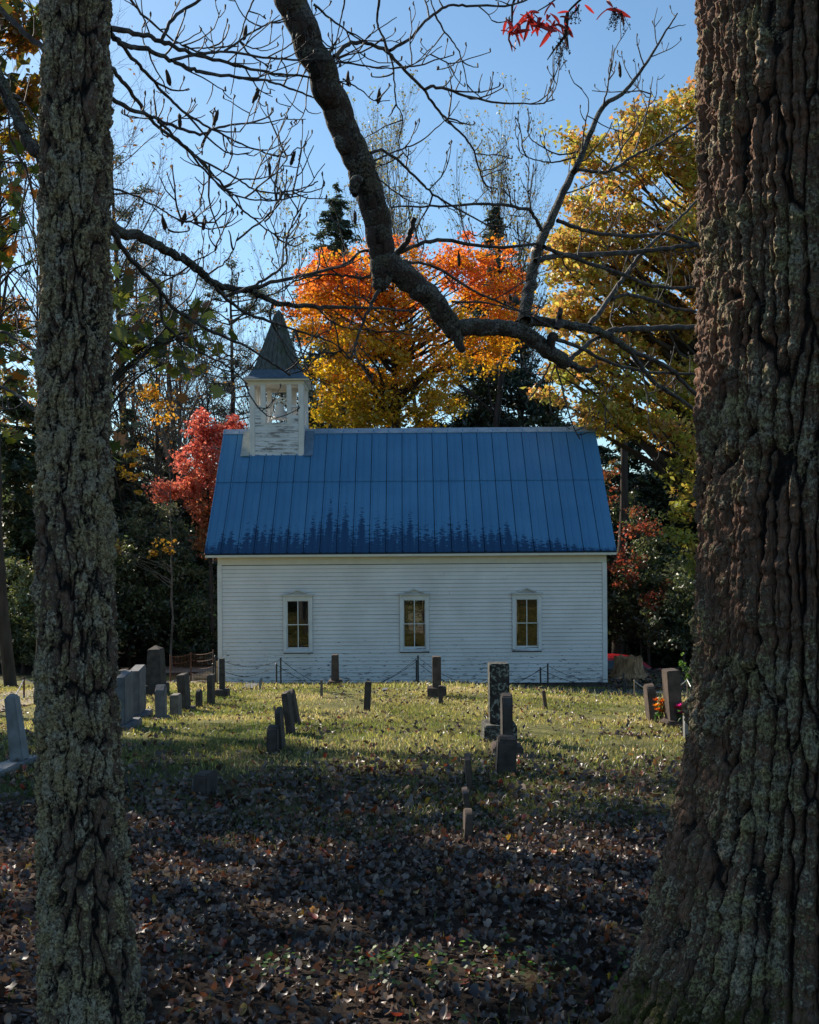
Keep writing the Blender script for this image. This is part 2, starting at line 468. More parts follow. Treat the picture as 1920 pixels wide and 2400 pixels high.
def glass():
    s = MT("window_glass"); t = s.n("BsdfTransparent"); t.inputs[0].default_value = (.86, .88, .86, 1)
    g = s.n("BsdfGlossy"); g.inputs[1].default_value = .03; g.inputs[0].default_value = (1, 1, 1, 1)
    lw = s.n("LayerWeight"); lw.inputs[0].default_value = .5
    m = s.n("MixShader"); s.set(m.inputs[0], s.math('ADD', s.math('MULTIPLY', lw.outputs["Fresnel"], .3), .012))
    s.t.links.new(t.outputs[0], m.inputs[1]); s.t.links.new(g.outputs[0], m.inputs[2]); s.t.links.new(m.outputs[0], s.out.inputs[0]); return s.m
M['glass'] = glass()

def ground_mat():
    s = MT("cemetery_ground", .95, .15); p = s.pos()
    sep = s.n("SeparateXYZ"); s.set(sep.inputs[0], p); y = sep.outputs[1]
    n = s.noise(.6, p, 4); nf = s.noise(24, p, 5, .7); vor = s.n("TexVoronoi"); vor.inputs["Scale"].default_value = 9; s.set(vor.inputs["Vector"], p)
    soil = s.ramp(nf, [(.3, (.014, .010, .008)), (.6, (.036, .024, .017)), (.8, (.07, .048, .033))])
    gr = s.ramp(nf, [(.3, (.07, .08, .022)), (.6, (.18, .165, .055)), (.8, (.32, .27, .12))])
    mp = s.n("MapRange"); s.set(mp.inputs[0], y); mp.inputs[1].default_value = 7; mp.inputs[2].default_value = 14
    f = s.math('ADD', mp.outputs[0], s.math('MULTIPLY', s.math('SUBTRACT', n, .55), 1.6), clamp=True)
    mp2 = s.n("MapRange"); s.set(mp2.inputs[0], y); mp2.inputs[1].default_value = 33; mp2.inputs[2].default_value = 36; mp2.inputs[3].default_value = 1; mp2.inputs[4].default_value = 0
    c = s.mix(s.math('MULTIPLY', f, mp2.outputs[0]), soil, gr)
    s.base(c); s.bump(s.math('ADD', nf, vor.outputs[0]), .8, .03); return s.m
M['ground'] = ground_mat()
M['asphalt'] = simple("grey_asphalt", (.075, .077, .08), .85, .3, (.05, .05, .052), 30)
M['gravel'] = simple("pale_gravel", (.34, .29, .23), .9, .2, (.18, .15, .12), 40, .8)

# ------------------------------------------------------------------ ground, road, path
xs = np.concatenate([np.linspace(-500, -60, 16), np.linspace(-56, -14, 22), np.linspace(-13.6, 13.6, 150), np.linspace(14, 56, 22), np.linspace(60, 500, 16)])
ys = np.concatenate([np.linspace(-60, 0, 16), np.linspace(.5, 34, 210), np.linspace(34.6, 60, 36), np.linspace(62, 160, 36), np.linspace(170, 700, 20)])
GX, GYY = np.meshgrid(xs, ys)
GZ = gz(GX, GYY)
nx_, ny_ = len(xs), len(ys)
ii = (np.arange(ny_ - 1)[:, None] * nx_ + np.arange(nx_ - 1)[None]).ravel()
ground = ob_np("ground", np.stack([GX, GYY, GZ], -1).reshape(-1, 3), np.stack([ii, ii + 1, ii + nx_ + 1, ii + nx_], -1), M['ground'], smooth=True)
tag(ground, kind="structure")

def strip(name, mat, pts, w, lift=.006, segs=60, th=None):
    pts = np.asarray(pts, float); t = np.linspace(0, len(pts) - 1, segs)
    c = np.stack([np.interp(t, np.arange(len(pts)), pts[:, k]) for k in (0, 1)], -1)
    for _ in range(6): c[1:-1] = (c[:-2] + 2 * c[1:-1] + c[2:]) / 4
    T = nrm(np.gradient(c, axis=0)); Nn = np.stack([-T[:, 1], T[:, 0]], -1)
    cols = 7; V = []
    for k in np.linspace(-.5, .5, cols):
        q = c + Nn * k * w; V.append(np.stack([q[:, 0], q[:, 1], gz(q[:, 0], q[:, 1]) + lift], -1))
    V = np.stack(V, 1).reshape(-1, 3)
    i = (np.arange(segs - 1)[:, None] * cols + np.arange(cols - 1)[None]).ravel()
    return tag(ob_np(name, V, np.stack([i, i + 1, i + cols + 1, i + cols], -1), mat, smooth=True), kind="structure")
strip("road", M['asphalt'], [(1.8, 28.2), (5, 27.9), (9, 27.2), (14, 26.5), (24, 26)], 2.6, .02)
strip("gravel_path", M['gravel'], [(-9.5, 6), (-8.2, 12), (-7.4, 17), (-7.2, 22), (-6.6, 27), (-6.2, 31), (-5.9, 36)], 1.7, .02)

strip("added_gravel_drive", M['gravel'], [(-9, 37.6), (-4, 38.2), (2, 38.6), (9, 38.6), (16, 37.5)], 3.4, .02)  # added pale strip behind the church, brightens the view through the panes

# ------------------------------------------------------------------ the church
WY = 30.0                                     # plane of the long wall
WX0, WX1 = (510 - CX) / 88.0, (1421.5 - CX) / 88.0
WZ0, WZ1 = CAM_Z - 3.375, CAM_Z + .10
WB = 36.0                                     # plane of the rear wall
church = empty("church", (0.05, 33, WZ0), "small white clapboard church with a blue metal roof and an open belfry", "church")
OC = np.array([0.05, 33, WZ0])

WIN = [((697.5 - CX) / 88.0), ((970.5 - CX) / 88.0), ((1234 - CX) / 88.0)]
SW, SZ0, SZ1 = .60, CAM_Z - 2.43, CAM_Z - 1.14     # sash opening
CW = .78                                            # casing width
CZ0, CZ1 = SZ0 - .10, SZ1 + .12

wall = MB()
def wall_with_holes(mb, y0, y1):
    """solid wall sheet with window openings"""
    e = [WX0] + [v for w in WIN for v in (w - SW / 2, w + SW / 2)] + [WX1]
    for i in range(0, len(e), 2): mb.box(e[i], e[i + 1], y0, y1, WZ0, WZ1)
    for w in WIN:
        mb.box(w - SW / 2, w + SW / 2, y0, y1, WZ0, SZ0); mb.box(w - SW / 2, w + SW / 2, y0, y1, SZ1, WZ1)
wall_with_holes(wall, WY + .045, WY + .12)
front_wall = wall.obj("wall", M['stone_dark'], church)  # dark backing colour stands in for shadow in the gaps between boards
rw = MB(); wall_with_holes(rw, WB - .12, WB)
rear_wall = rw.obj("wall", M['siding'], church)
rdz = ROOF_RZ - .12
for gx0, gx1 in ((WX0, WX0 + .1), (WX1 - .1, WX1)):
    gab = MB().prism([(WY + .12, WZ0), (WB - .12, WZ0), (WB - .12, WZ1 - .1), (33, rdz - .15), (WY + .12, WZ1 - .1)], 0, gx0, gx1)
    gab.obj("gable_wall", M['siding'], church)

# clapboards, each one a board
NB = 31; FZ = WZ1 - .30
bh = (FZ - WZ0) / NB
rb = random.Random(4)
def board(x0, x1, z, h, y, name="siding_board", par=None, mat=None, thick=.030):
    j = rb.uniform(-.002, .002); sag = rb.uniform(-.003, .003)
    V = [(x0, y - thick + j, z), (x1, y - thick - j, z + sag), (x1, y - .004, z + h - .007 + sag), (x0, y - .004, z + h - .007),
         (x0, y + .012, z), (x1, y + .012, z + sag), (x1, y + .012, z + h - .007 + sag), (x0, y + .012, z + h - .007)]
    F = [(0, 1, 2, 3), (4, 7, 6, 5), (0, 4, 5, 1), (3, 2, 6, 7), (0, 3, 7, 4), (1, 5, 6, 2)]
    return MB().add(V, F).obj(name, mat or M['siding'], par or front_wall, org=OC)
front_wall.matrix_basis.translation = (0, 0, 0)
for i in range(NB):
    z = WZ0 + i * bh
    segs = [(WX0 + .115, WX1 - .115)]
    if z + bh > CZ0 - .02 and z < CZ1 + .0:
        e = [WX0 + .115] + [v for w in WIN for v in (w - CW / 2 - .003, w + CW / 2 + .003)] + [WX1 - .115]
        segs = [(e[k], e[k + 1]) for k in range(0, len(e), 2)]
    else:
        if rb.random() < .6:
            c = rb.uniform(WX0 + 2, WX1 - 2); segs = [(segs[0][0], c - .002), (c + .002, segs[0][1])]
    for a, b in segs: board(a, b, z, bh, WY + .03)
fr = MB()
fr.box(WX0, WX1, WY - .004, WY + .028, FZ + .012, WZ1)
fr.box(WX0, WX1, WY - .035, WY - .005, WZ1 - .07, WZ1)
fr.obj("frieze_board", M['frieze'], church)
for a, b in ((WX0 - .01, WX0 + .112), (WX1 - .112, WX1 + .01)):
    MB().box(a, b, WY - .012, WY + .028, WZ0 - .01, FZ + .011).obj("corner_board", M['trim'], church, bevel=.004)
sk = MB(); sk.box(WX0 - .01, WX1 + .01, WY + .03, WY + .14, WZ0 - .17, WZ0 - .012).obj("sill_beam", M['stone_dark'], church)
MB().box(WX0 + .1, WX1 - .1, WY + .14, WB - .14, WZ0 - .06, WZ0 + .06).obj("floor", M['woodin'], church)
inn = MB()                                       # interior lining
zt = WZ1 - .05
inn.box(WX0 + .101, WX0 + .13, WY + .14, WB - .14, WZ0 + .06, zt); inn.box(WX1 - .13, WX1 - .101, WY + .14, WB - .14, WZ0 + .06, zt)
inn.box(WX0 + .13, WX1 - .13, WY + .14, WB - .14, zt, zt + .03)
e = [WX0 + .13] + [v for w in WIN for v in (w - SW / 2 - .05, w + SW / 2 + .05)] + [WX1 - .13]
for i in range(0, len(e), 2): inn.box(e[i], e[i + 1], WB - .16, WB - .121, WZ0 + .06, zt)
for w in WIN:
    inn.box(w - SW / 2 - .05, w + SW / 2 + .05, WB - .16, WB - .121, WZ0 + .06, SZ0 - .05); inn.box(w - SW / 2 - .05, w + SW / 2 + .05, WB - .16, WB - .121, SZ1 + .05, zt)
inn.obj("interior_boarding", M['woodin'], church)
for r_ in range(4):                              # pews seen through the glass
    pw = MB(); y = 31.2 + r_ * 1.1
    for s_ in (-1, 1):
        xa, xb = (0.5, 3.6) if s_ > 0 else (-3.4, -.4)
        pw.box(xa, xb, y, y + .04, WZ0 + .1, WZ0 + .95); pw.box(xa, xb, y + .04, y + .42, WZ0 + .45, WZ0 + .49)
    pw.obj("pew", M['woodin'], church)

def window(cx, y, sgn, name="window"):
    """casing, sash, muntins, two-over-two panes; sgn -1 faces the graveyard"""
    def yb(a, b):
        p, q = y + sgn * a, y + sgn * b
        return (min(p, q), max(p, q))
    cs = MB()
    o0, o1 = yb(-.0, .035)
    cs.box(cx - CW / 2, cx - SW / 2, o0, o1, CZ0 + .05, CZ1); cs.box(cx + SW / 2, cx + CW / 2, o0, o1, CZ0 + .05, CZ1)
    cs.box(cx - SW / 2, cx + SW / 2, o0, o1, SZ1, CZ1)
    f = cs.obj(name, M['trim'], church, bevel=.004, org=OC); f.matrix_basis.translation = (0, 0, 0)
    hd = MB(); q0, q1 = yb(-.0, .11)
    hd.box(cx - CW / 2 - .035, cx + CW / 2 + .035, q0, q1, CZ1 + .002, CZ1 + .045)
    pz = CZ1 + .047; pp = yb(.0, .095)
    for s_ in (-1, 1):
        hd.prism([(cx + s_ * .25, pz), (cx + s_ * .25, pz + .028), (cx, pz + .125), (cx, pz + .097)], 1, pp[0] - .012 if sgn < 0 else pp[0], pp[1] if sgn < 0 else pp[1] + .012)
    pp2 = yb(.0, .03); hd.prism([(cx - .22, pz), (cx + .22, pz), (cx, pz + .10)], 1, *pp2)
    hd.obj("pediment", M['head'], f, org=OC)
    sl = MB(); s0, s1 = yb(-.0, .075); sl.box(cx - CW / 2 - .01, cx + CW / 2 + .01, s0, s1, CZ0 + .002, CZ0 + .048); s0, s1 = yb(-.04, .03); sl.box(cx - SW / 2, cx + SW / 2, s0, s1, CZ0 + .05, SZ0 - .002)
    sl.obj("sill", M['peel'], f, bevel=.005, org=OC)
    zm = (SZ0 + SZ1) / 2; t = .026
    for (za, zb, dy) in ((zm - .012, SZ1, .018), (SZ0, zm + .012, -.016)):
        ss = MB(); a, b = yb(-.03 + dy, -.002 + dy) if True else None
        ss.box(cx - SW / 2, cx - SW / 2 + t, a, b, za, zb); ss.box(cx + SW / 2 - t, cx + SW / 2, a, b, za, zb)
        ss.box(cx - SW / 2 + t, cx + SW / 2 - t, a, b, zb - t * .8, zb); ss.box(cx - SW / 2 + t, cx + SW / 2 - t, a, b, za, za + t * (1.4 if za == SZ0 else .8))
        ss.box(cx - .011, cx + .011, a + .004, b - .004, za + t * .8, zb - t * .8)
        ss.obj("sash", M['trim'], f, org=OC)
        for s_ in (-1, 1):
            g0, g1 = yb(-.020 + dy, -.014 + dy)
            xa, xb = sorted((cx + s_ * .012, cx + s_ * (SW / 2 - t - .001)))
            MB().box(xa, xb, g0, g1, za + t * .82, zb - t * .82).obj("pane", M['glass'], f, org=OC)
    return f
for w in WIN: window(w, WY + .0, -1)
for w in WIN: window(w, WB + .0, 1)

# roof: deck, ridge cap, and every ribbed metal panel
RX0, RX1 = (478 - CX) / 89.04 + .01, (1446 - CX) / 89.04 + .01
def rz_at(y): return ROOF_RZ - abs(ROOF_RY - y) * (ROOF_RZ - ROOF_EZ) / (ROOF_RY - ROOF_EY)
dk = MB(); th = .07
BW = .775; BX = (650.7 - CX) / 81.9
for sg in (-1, 1):
    ye = ROOF_RY + sg * (ROOF_RY - ROOF_EY - .02)
    dk.prism([(ROOF_RY, ROOF_RZ - .045), (ye, rz_at(ye) - .045), (ye, rz_at(ye) - .045 - th), (ROOF_RY, ROOF_RZ - .045 - th)], 0, RX0 + .03, RX1 - .03)
roof = dk.obj("roof", simple('dark_roof_deck', (.012, .03, .05), .7), church, org=OC); roof.matrix_basis.translation = (0, 0, 0)
sf = MB(); sf.box(RX0 + .04, RX1 - .04, ROOF_EY + .03, WY - .037, CAM_Z + .02, CAM_Z + .05)
sf.box(RX0 + .02, RX1 - .02, ROOF_EY + .0, ROOF_EY + .028, CAM_Z + .015, CAM_Z + .075)
sf.obj("eave_soffit", M['frieze'], church)
PWID = .435
prof = [(0, -.03), (0, .006), (.006, .026), (.034, .026), (.040, .0), (.19, 0), (.196, .013), (.224, .013), (.230, 0), (PWID - .016, 0), (PWID - .016, -.03)]
sl_u = np.array([0, -(ROOF_RY - ROOF_EY), -(ROOF_RZ - ROOF_EZ)]); sl_len = np.linalg.norm(sl_u); sl_u = sl_u / sl_len
sl_n = np.array([0, sl_u[2], -sl_u[1]])
if sl_n[2] < 0: sl_n = -sl_n
def panel_mesh(s0, s1, lift, sg):
    V = []; F = []; n = len(prof); ns = 6
    for k in range(ns):
        s_ = s0 + (s1 - s0) * k / (ns - 1)
        for (u, h) in prof:
            p = sl_u * s_ + sl_n * (h + lift + .004 * math.sin(k * 2.1 + s0))
            V.append((u, p[1] * sg, p[2]))
    for k in range(ns - 1):
        for i in range(n - 1): F.append((k * n + i, (k + 1) * n + i, (k + 1) * n + i + 1, k * n + i + 1))
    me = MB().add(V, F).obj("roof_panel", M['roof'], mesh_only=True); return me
smid = sl_len * .445
npan = int(round((RX1 - RX0) / PWID)); px0 = RX0 + ((RX1 - RX0) - npan * PWID) / 2; print('px0', px0)
bel_s = math.hypot(BW, BW * (ROOF_RZ - ROOF_EZ) / (ROOF_RY - ROOF_EY))
for sg in (1, -1):
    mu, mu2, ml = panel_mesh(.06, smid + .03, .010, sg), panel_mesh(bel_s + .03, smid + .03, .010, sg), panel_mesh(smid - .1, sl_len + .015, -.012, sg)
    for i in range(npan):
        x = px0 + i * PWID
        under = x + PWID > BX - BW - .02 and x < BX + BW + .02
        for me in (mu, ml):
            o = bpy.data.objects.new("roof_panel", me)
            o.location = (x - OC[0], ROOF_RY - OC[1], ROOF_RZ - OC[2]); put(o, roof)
cap = MB()
for a, b in ((RX0 - .01, BX - BW - .005), (BX + BW + .005, RX1 + .01)):
    cap.prism([(ROOF_RY, ROOF_RZ + .035), (ROOF_RY - .16, ROOF_RZ - .115), (ROOF_RY - .155, ROOF_RZ - .13), (ROOF_RY, ROOF_RZ + .01), (ROOF_RY + .155, ROOF_RZ - .13), (ROOF_RY + .16, ROOF_RZ - .115)], 0, a, b)
cap.obj("ridge_cap", simple("galvanised_ridge", (.30, .38, .46), .4, .5, (.16, .24, .33), 5), roof, org=OC)
for s_, mt in ((-1, 'flash'), (1, 'flash_blue')):
    fl = MB(); xa, xb = sorted((BX + s_ * (BW + .004), BX + s_ * (BW + .26)))
    p0 = sl_u * .1 + sl_n * .045; p1 = sl_u * (bel_s + .04) + sl_n * .045
    b0 = np.array([0, ROOF_RY, ROOF_RZ])
    V = [b0 + p0 + (xa, 0, 0), b0 + p0 + (xb, 0, 0), b0 + p1 + (xb, 0, 0), b0 + p1 + (xa, 0, 0)]
    V += [v + sl_n * .006 for v in V]
    fl.add(V, [(0, 1, 2, 3), (4, 7, 6, 5), (0, 4, 5, 1), (1, 5, 6, 2), (2, 6, 7, 3), (3, 7, 4, 0)])
    fl.obj("flashing", M[mt], roof, org=OC)

# belfry
BY = ROOF_RY
yF, yR = BY - BW, BY + BW
zB = rz_at(yF) - .02
zRail, zSill, zTop = CAM_Z + 4.36, CAM_Z + 3.86, CAM_Z + 5.06
belfry = MB().box(BX - BW + .13, BX + BW - .13, yF + .13, yR - .13, zB, zSill - .05).obj("belfry", M['peel'], church, org=OC)
belfry.matrix_basis.translation = (0, 0, 0)
PWd = .15
def bpost(xa, xb, ya, yb_, za, zb): return MB().box(xa, xb, ya, yb_, za, zb).obj("post", M['trim'], belfry, bevel=.006, org=OC)
for sx in (-1, 1):
    for sy in (-1, 1):
        x0, x1 = sorted((BX + sx * BW, BX + sx * (BW - PWd))); y0, y1 = sorted((BY + sy * BW, BY + sy * (BW - PWd)))
        bpost(x0, x1, y0, y1, zB - (.0 if sy < 0 else -.2), zTop)
inx = (-.385, .36)
for sy in (-1, 1):
    for cxo in inx:
        y0, y1 = sorted((BY + sy * (BW - .01), BY + sy * (BW - .12)))
        bpost(BX + cxo - .07, BX + cxo + .07, y0, y1, zSill - .06, zTop - .002)
        x0, x1 = sorted((BX + sy * (BW - .01), BX + sy * (BW - .12)))
        bpost(x0, x1, BY + cxo - .06, BY + cxo + .06, zSill - .06, zTop - .002)
def bel_boards(face):
    bhh = .105; n = int((zRail - zB) / bhh) + 1
    for i in range(n):
        z0 = zB + .03 + i * bhh; z1 = min(z0 + bhh, zRail - .055)
        if z1 - z0 < .02: continue
        segs = [(-BW + PWd + .003, BW - PWd - .003)]
        if z0 > zSill - .08: segs = [(-BW + PWd + .003, inx[0] - .063), (inx[1] + .063, BW - PWd - .003)]
        for a, b in segs:
            if face == 'F' and a > .1 and z0 < zRail - .13 and z1 > zRail - .24: continue     # the missing board beside the opening
            t = .018
            if face == 'F': V = [(BX + a, yF - t + .03, z0), (BX + b, yF - t + .03, z0), (BX + b, yF + .026, z1 + .008), (BX + a, yF + .026, z1 + .008)]; dv = (0, .03, 0)
            elif face == 'R': V = [(BX + a, yR + t - .03, z0), (BX + b, yR + t - .03, z0), (BX + b, yR - .026, z1 + .008), (BX + a, yR - .026, z1 + .008)]; dv = (0, -.03, 0)
            else:
                sx = 1 if face == 'E' else -1; xo = BX + sx * (BW - .03)
                V = [(xo + sx * t, BY + a, z0), (xo + sx * t, BY + b, z0), (xo + sx * .004, BY + b, z1 + .008), (xo + sx * .004, BY + a, z1 + .008)]; dv = (-sx * .03, 0, 0)
            V = [np.array(v) for v in V]; V += [v + dv for v in V]
            MB().add(V, [(0, 1, 2, 3), (4, 7, 6, 5), (0, 4, 5, 1), (1, 5, 6, 2), (2, 6, 7, 3), (3, 7, 4, 0)]).obj("siding_board", M['peel'], belfry, org=OC)
for fc in 'FREW': bel_boards(fc)
rl = MB()
for (a, b) in ((-BW + PWd, inx[0] - .06), (inx[1] + .06, BW - PWd)):
    rl.box(BX + a, BX + b, yF + .0, yF + .10, zRail - .05, zRail); rl.box(BX + a, BX + b, yR - .10, yR - .0, zRail - .05, zRail)
    rl.box(BX - BW, BX - BW + .10, BY + a, BY + b, zRail - .05, zRail); rl.box(BX + BW - .10, BX + BW, BY + a, BY + b, zRail - .05, zRail)
rl.box(BX + inx[0] + .06, BX + inx[1] - .06, yF - .004, yF + .13, zSill - .048, zSill)
rl.obj("rail", M['peel'], belfry, org=OC)
ew = .965
cl = MB(); cl.box(BX - ew + .02, BX + ew - .02, BY - ew + .02, BY + ew - .02, zTop + .003, zTop + .04)
cl.box(BX - BW - .01, BX + BW + .01, yF - .012, yF + .03, zTop - .10, zTop - .001); cl.box(BX - BW - .01, BX + BW + .01, yR - .03, yR + .012, zTop - .10, zTop - .001)
cl.box(BX + BW - .03, BX + BW + .012, yF + .031, yR - .031, zTop - .10, zTop - .001); cl.box(BX - BW - .012, BX - BW + .03, yF + .031, yR - .031, zTop - .10, zTop - .001)
cl.obj("belfry_soffit", M['frieze'], belfry, org=OC)
# flared spire, four faces, each built of vertical boards
levels = [(zTop + .043, ew + .005), (CAM_Z + 5.22, .80), (CAM_Z + 5.42, .665), (CAM_Z + 6.05, .45), (CAM_Z + 6.75, .225), (CAM_Z + 7.12, .115), (CAM_Z + 7.26, .03)]
eav = MB(); Vv = []
for z, h in levels[:3]: Vv += [(BX - h, BY - h, z), (BX + h, BY - h, z), (BX + h, BY + h, z), (BX - h, BY + h, z)]
eav.add(Vv, [(k * 4 + i, k * 4 + (i + 1) % 4, (k + 1) * 4 + (i + 1) % 4, (k + 1) * 4 + i) for k in range(2) for i in range(4)] + [(3, 2, 1, 0)])
eav.obj("spire_eave", M['spire_edge'], belfry, org=OC)
core = MB(); Vv = []
for z, h in levels[2:]: h -= .014; Vv += [(BX - h, BY - h, z), (BX + h, BY - h, z), (BX + h, BY + h, z), (BX - h, BY + h, z)]
core.add(Vv, [(k * 4 + i, k * 4 + (i + 1) % 4, (k + 1) * 4 + (i + 1) % 4, (k + 1) * 4 + i) for k in range(len(levels) - 3) for i in range(4)] + [(3, 2, 1, 0), tuple(range(len(Vv) - 4, len(Vv)))])
core.obj("spire", M['spire'], belfry, org=OC)
for q in range(4):
    R4 = Matrix.Rotation(q * math.pi / 2, 3, 'Z')
    nb = 8
    for i in range(nb):
        Vv = []
        u0, u1 = -1 + 2 * i / nb + .012, -1 + 2 * (i + 1) / nb - .012
        lift = .004 + .006 * rb.random()
        lv = levels[2:-1]
        for z, h in lv:
            for (u, o_) in ((u0, lift), (u1, lift), (u1, -.02), (u0, -.02)):
                p = R4 @ Vector((u * h, -h - o_, 0)); Vv.append((BX + p.x, BY + p.y, z))
        F = [(k * 4 + a, k * 4 + (a + 1) % 4, (k + 1) * 4 + (a + 1) % 4, (k + 1) * 4 + a) for k in range(len(lv) - 1) for a in range(4)] + [(3, 2, 1, 0), tuple(range(len(Vv) - 4, len(Vv)))]
        MB().add(Vv, F).obj("spire_board", M['spire'], belfry, org=OC)
# steps at the gable end (the porch side)
stp = MB(); x0 = WX0
stp.box(x0 - .95, x0 - .02, WY + 1.6, WY + 3.4, WZ0 - .12, WZ0 + .02); stp.box(x0 - 1.3, x0 - .952, WY + 1.6, WY + 3.4, WZ0 - .16, WZ0 - .06)
stp.obj("front_step", M['tanwood'], church, bevel=.01)
rl2 = MB(); rl2.box(x0 - .09, x0 - .02, WY + .5, WY + .56, WZ0 - .1, WZ0 + .66); rl2.box(x0 - .16, x0 - .09, WY + .5, WY + .56, WZ0 - .1, WZ0 + .58)
rl2.obj("stair_rail", M['tanwood'], church, bevel=.006)
for xx in (WX1 - .35, WX1 - 1.6, WX1 - 3.0):
    MB().box(xx, xx + .42, WY + .05, WY + .5, float(gz(xx, WY)) - .1, WZ0 - .172).obj("foundation_stone", M['stone_mid'], church, bevel=.03)

# bell on its iron stand
bz = zSill + .02; bcx, bcy = BX + .03, BY - .18
bell = empty("bell", (bcx, bcy, bz - .02), "white painted church bell with a wheel, hanging in the open belfry", "bell")
MB().lathe([(0, .62), (.07, .615), (.11, .58), (.13, .50), (.145, .40), (.175, .30), (.225, .215), (.262, .175), (.268, .155), (.235, .16), (.15, .28), (.0, .40)], (bcx, bcy, bz), 28).obj("bell_body", M['bellpaint'], bell, smooth=True)
wh = MB(); wc = np.array([bcx + .04, bcy + .33, bz + .52]); R_ = .30
wh.tube([wc + R_ * np.array([math.cos(a), 0, math.sin(a)]) for a in np.linspace(0, 2 * math.pi, 33)], .022, 6)
for a in np.linspace(0, math.pi, 4)[:-1]: wh.tube([wc - R_ * np.array([math.cos(a), 0, math.sin(a)]), wc + R_ * np.array([math.cos(a), 0, math.sin(a)])], .013, 5)
wh.obj("bell_wheel", M['bellpaint'], bell, smooth=True)
st = MB()
for sx in (-1, 1):
    st.tube([(bcx + sx * .36, bcy - .16, bz), (bcx + sx * .33, bcy - .06, bz + .3), (bcx + sx * .31, bcy, bz + .60), (bcx + sx * .33, bcy + .06, bz + .3), (bcx + sx * .36, bcy + .16, bz)], .024, 6)
st.tube([(bcx - .32, bcy, bz + .61), (bcx - .1, bcy, bz + .66), (bcx, bcy, bz + .72), (bcx + .1, bcy, bz + .66), (bcx + .32, bcy, bz + .61)], .032, 6)
st.tube([(bcx, bcy, bz + .70), (bcx - .02, bcy, bz + .80)], [.03, .015], 6)
st.box(bcx - .4, bcx + .4, bcy - .22, bcy - .14, bz - .018, bz + .03); st.box(bcx - .4, bcx + .4, bcy + .14, bcy + .22, bz - .018, bz + .03)
st.obj("bell_stand", M['bellpaint'], bell, smooth=False)

# ------------------------------------------------------------------ gravestones
def profile(kind, w, h):
    a = w / 2
    if kind == 'flat': return [(-a, 0), (a, 0), (a, h), (-a, h)]
    if kind == 'peak': return [(-a, 0), (a, 0), (a, h - a * .75), (0, h), (-a, h - a * .75)]
    if kind == 'round': return [(-a, 0), (a, 0)] + [(a * math.cos(t), h - a * .7 + a * .7 * math.sin(t)) for t in np.linspace(0, math.pi, 11)]
    if kind == 'lancet': return [(-a, 0), (a, 0), (a, h * .62), (a * .86, h * .8), (a * .5, h * .93), (0, h), (-a * .5, h * .93), (-a * .86, h * .8), (-a, h * .62)]
    if kind == 'slant': return [(-a, 0), (a, 0), (a, h), (-a, h * .94)]
    if kind == 'broken': return [(-a, 0), (a, 0), (a, h * .93), (a * .3, h), (-a * .2, h * .95), (-a * .6, h * .99), (-a, h * .9)]
def stone(px, pyb, wpx, hpx, label, kind='flat', depth=.42, mat='stone_dark', base=None, lean=0, tilt=0, yaw=0, obelisk=False, name="gravestone", dist=None, cat="gravestone", top='slab', face=False, bmat=None):
    """px, pyb: foot centre in photo pixels; wpx, hpx its size there; base: (w, h, d) of the plinth in photo px / metres"""
    g = ground_hit(px, pyb) if dist is None else P(px, pyb, dist)
    if dist is not None: g[2] = float(gz(g[0], g[1]))
    k = g[1] / F_PX; w, h = wpx * k, hpx * k
    if dist is not None: h = (CAM_Z + ray(px, pyb - hpx)[1] * g[1]) - g[2] - (base[1] * k if base else 0)
    root = empty(name, (g[0], g[1], g[2] - .03), label, cat)
    z0 = 0.0; jy = random.Random(px * 7 + pyb)
    if base:
        bw, bh_, bd = base[0] * k, base[1] * k + .03, base[2]
        b = MB().box(-bw / 2, bw / 2, -bd / 2, bd / 2, 0, bh_)
        b = b.obj("base", M[bmat or mat], None, bevel=min(.018, bh_ * .2)); b.parent = root; b.rotation_euler.z = yaw
        z0 = bh_ - .002
    else: h += .03
    m = MB()
    if obelisk:
        a, t = w / 2, w / 2 * .78; d_ = depth / 2
        V = [(-a, -d_, 0), (a, -d_, 0), (a, d_, 0), (-a, d_, 0), (-t, -d_ * .8, h - a * .55), (t, -d_ * .8, h - a * .55), (t, d_ * .8, h - a * .55), (-t, d_ * .8, h - a * .55)]
        F = [(0, 1, 5, 4), (1, 2, 6, 5), (2, 3, 7, 6), (3, 0, 4, 7), (3, 2, 1, 0)]
        if kind == 'peak': V.append((0, 0, h)); F += [(4, 5, 8), (5, 6, 8), (6, 7, 8), (7, 4, 8)]
        else:
            for i in range(4, 8): V[i] = (V[i][0] * 1.15, V[i][1] * 1.15, h)
            F.append((4, 5, 6, 7))
        m.add(V, F)
    else:
        pr = profile(kind, depth, h)
        m.prism(pr, 0, -w / 2, w / 2)
    so = m.obj("stone", M[mat], None, bevel=min(.012, w * .12)); so.parent = root
    bmx = so.data
    for v in bmx.vertices:
        nv = mnoise.noise_vector(Vector((v.co.x * 6 + px, v.co.y * 6, v.co.z * 6))) * .006
        v.co += nv
    so.location = (0, 0, z0); so.rotation_euler = (tilt, lean, yaw)
    return root, so, k
R = math.radians
stone(46, 1792, 32, 158, "pale tapering grave pillar on a low slab beside the gravel path", 'peak', .20, 'stone_pale', (58, 12, .5), lean=R(-6.5), obelisk=True)
stone(2, 1818, 46, 20, "low blue-grey marker block lying in front of the tapering pillar by the path", 'flat', .5, 'stone_pale')
A_, sA, kA = stone(290, 1706, 26, 116, "large grey marble headstone with a slanted top, nearest of the pair beside the lichen-covered trunk", 'slant', .62, 'stone_grey', (62, 14, .85), yaw=R(4))
B_, sB, kB = stone(322, 1684, 26, 108, "large grey marble headstone with a slanted top, behind its twin near the dark obelisk", 'slant', .62, 'stone_grey', (54, 14, .8), yaw=R(4))
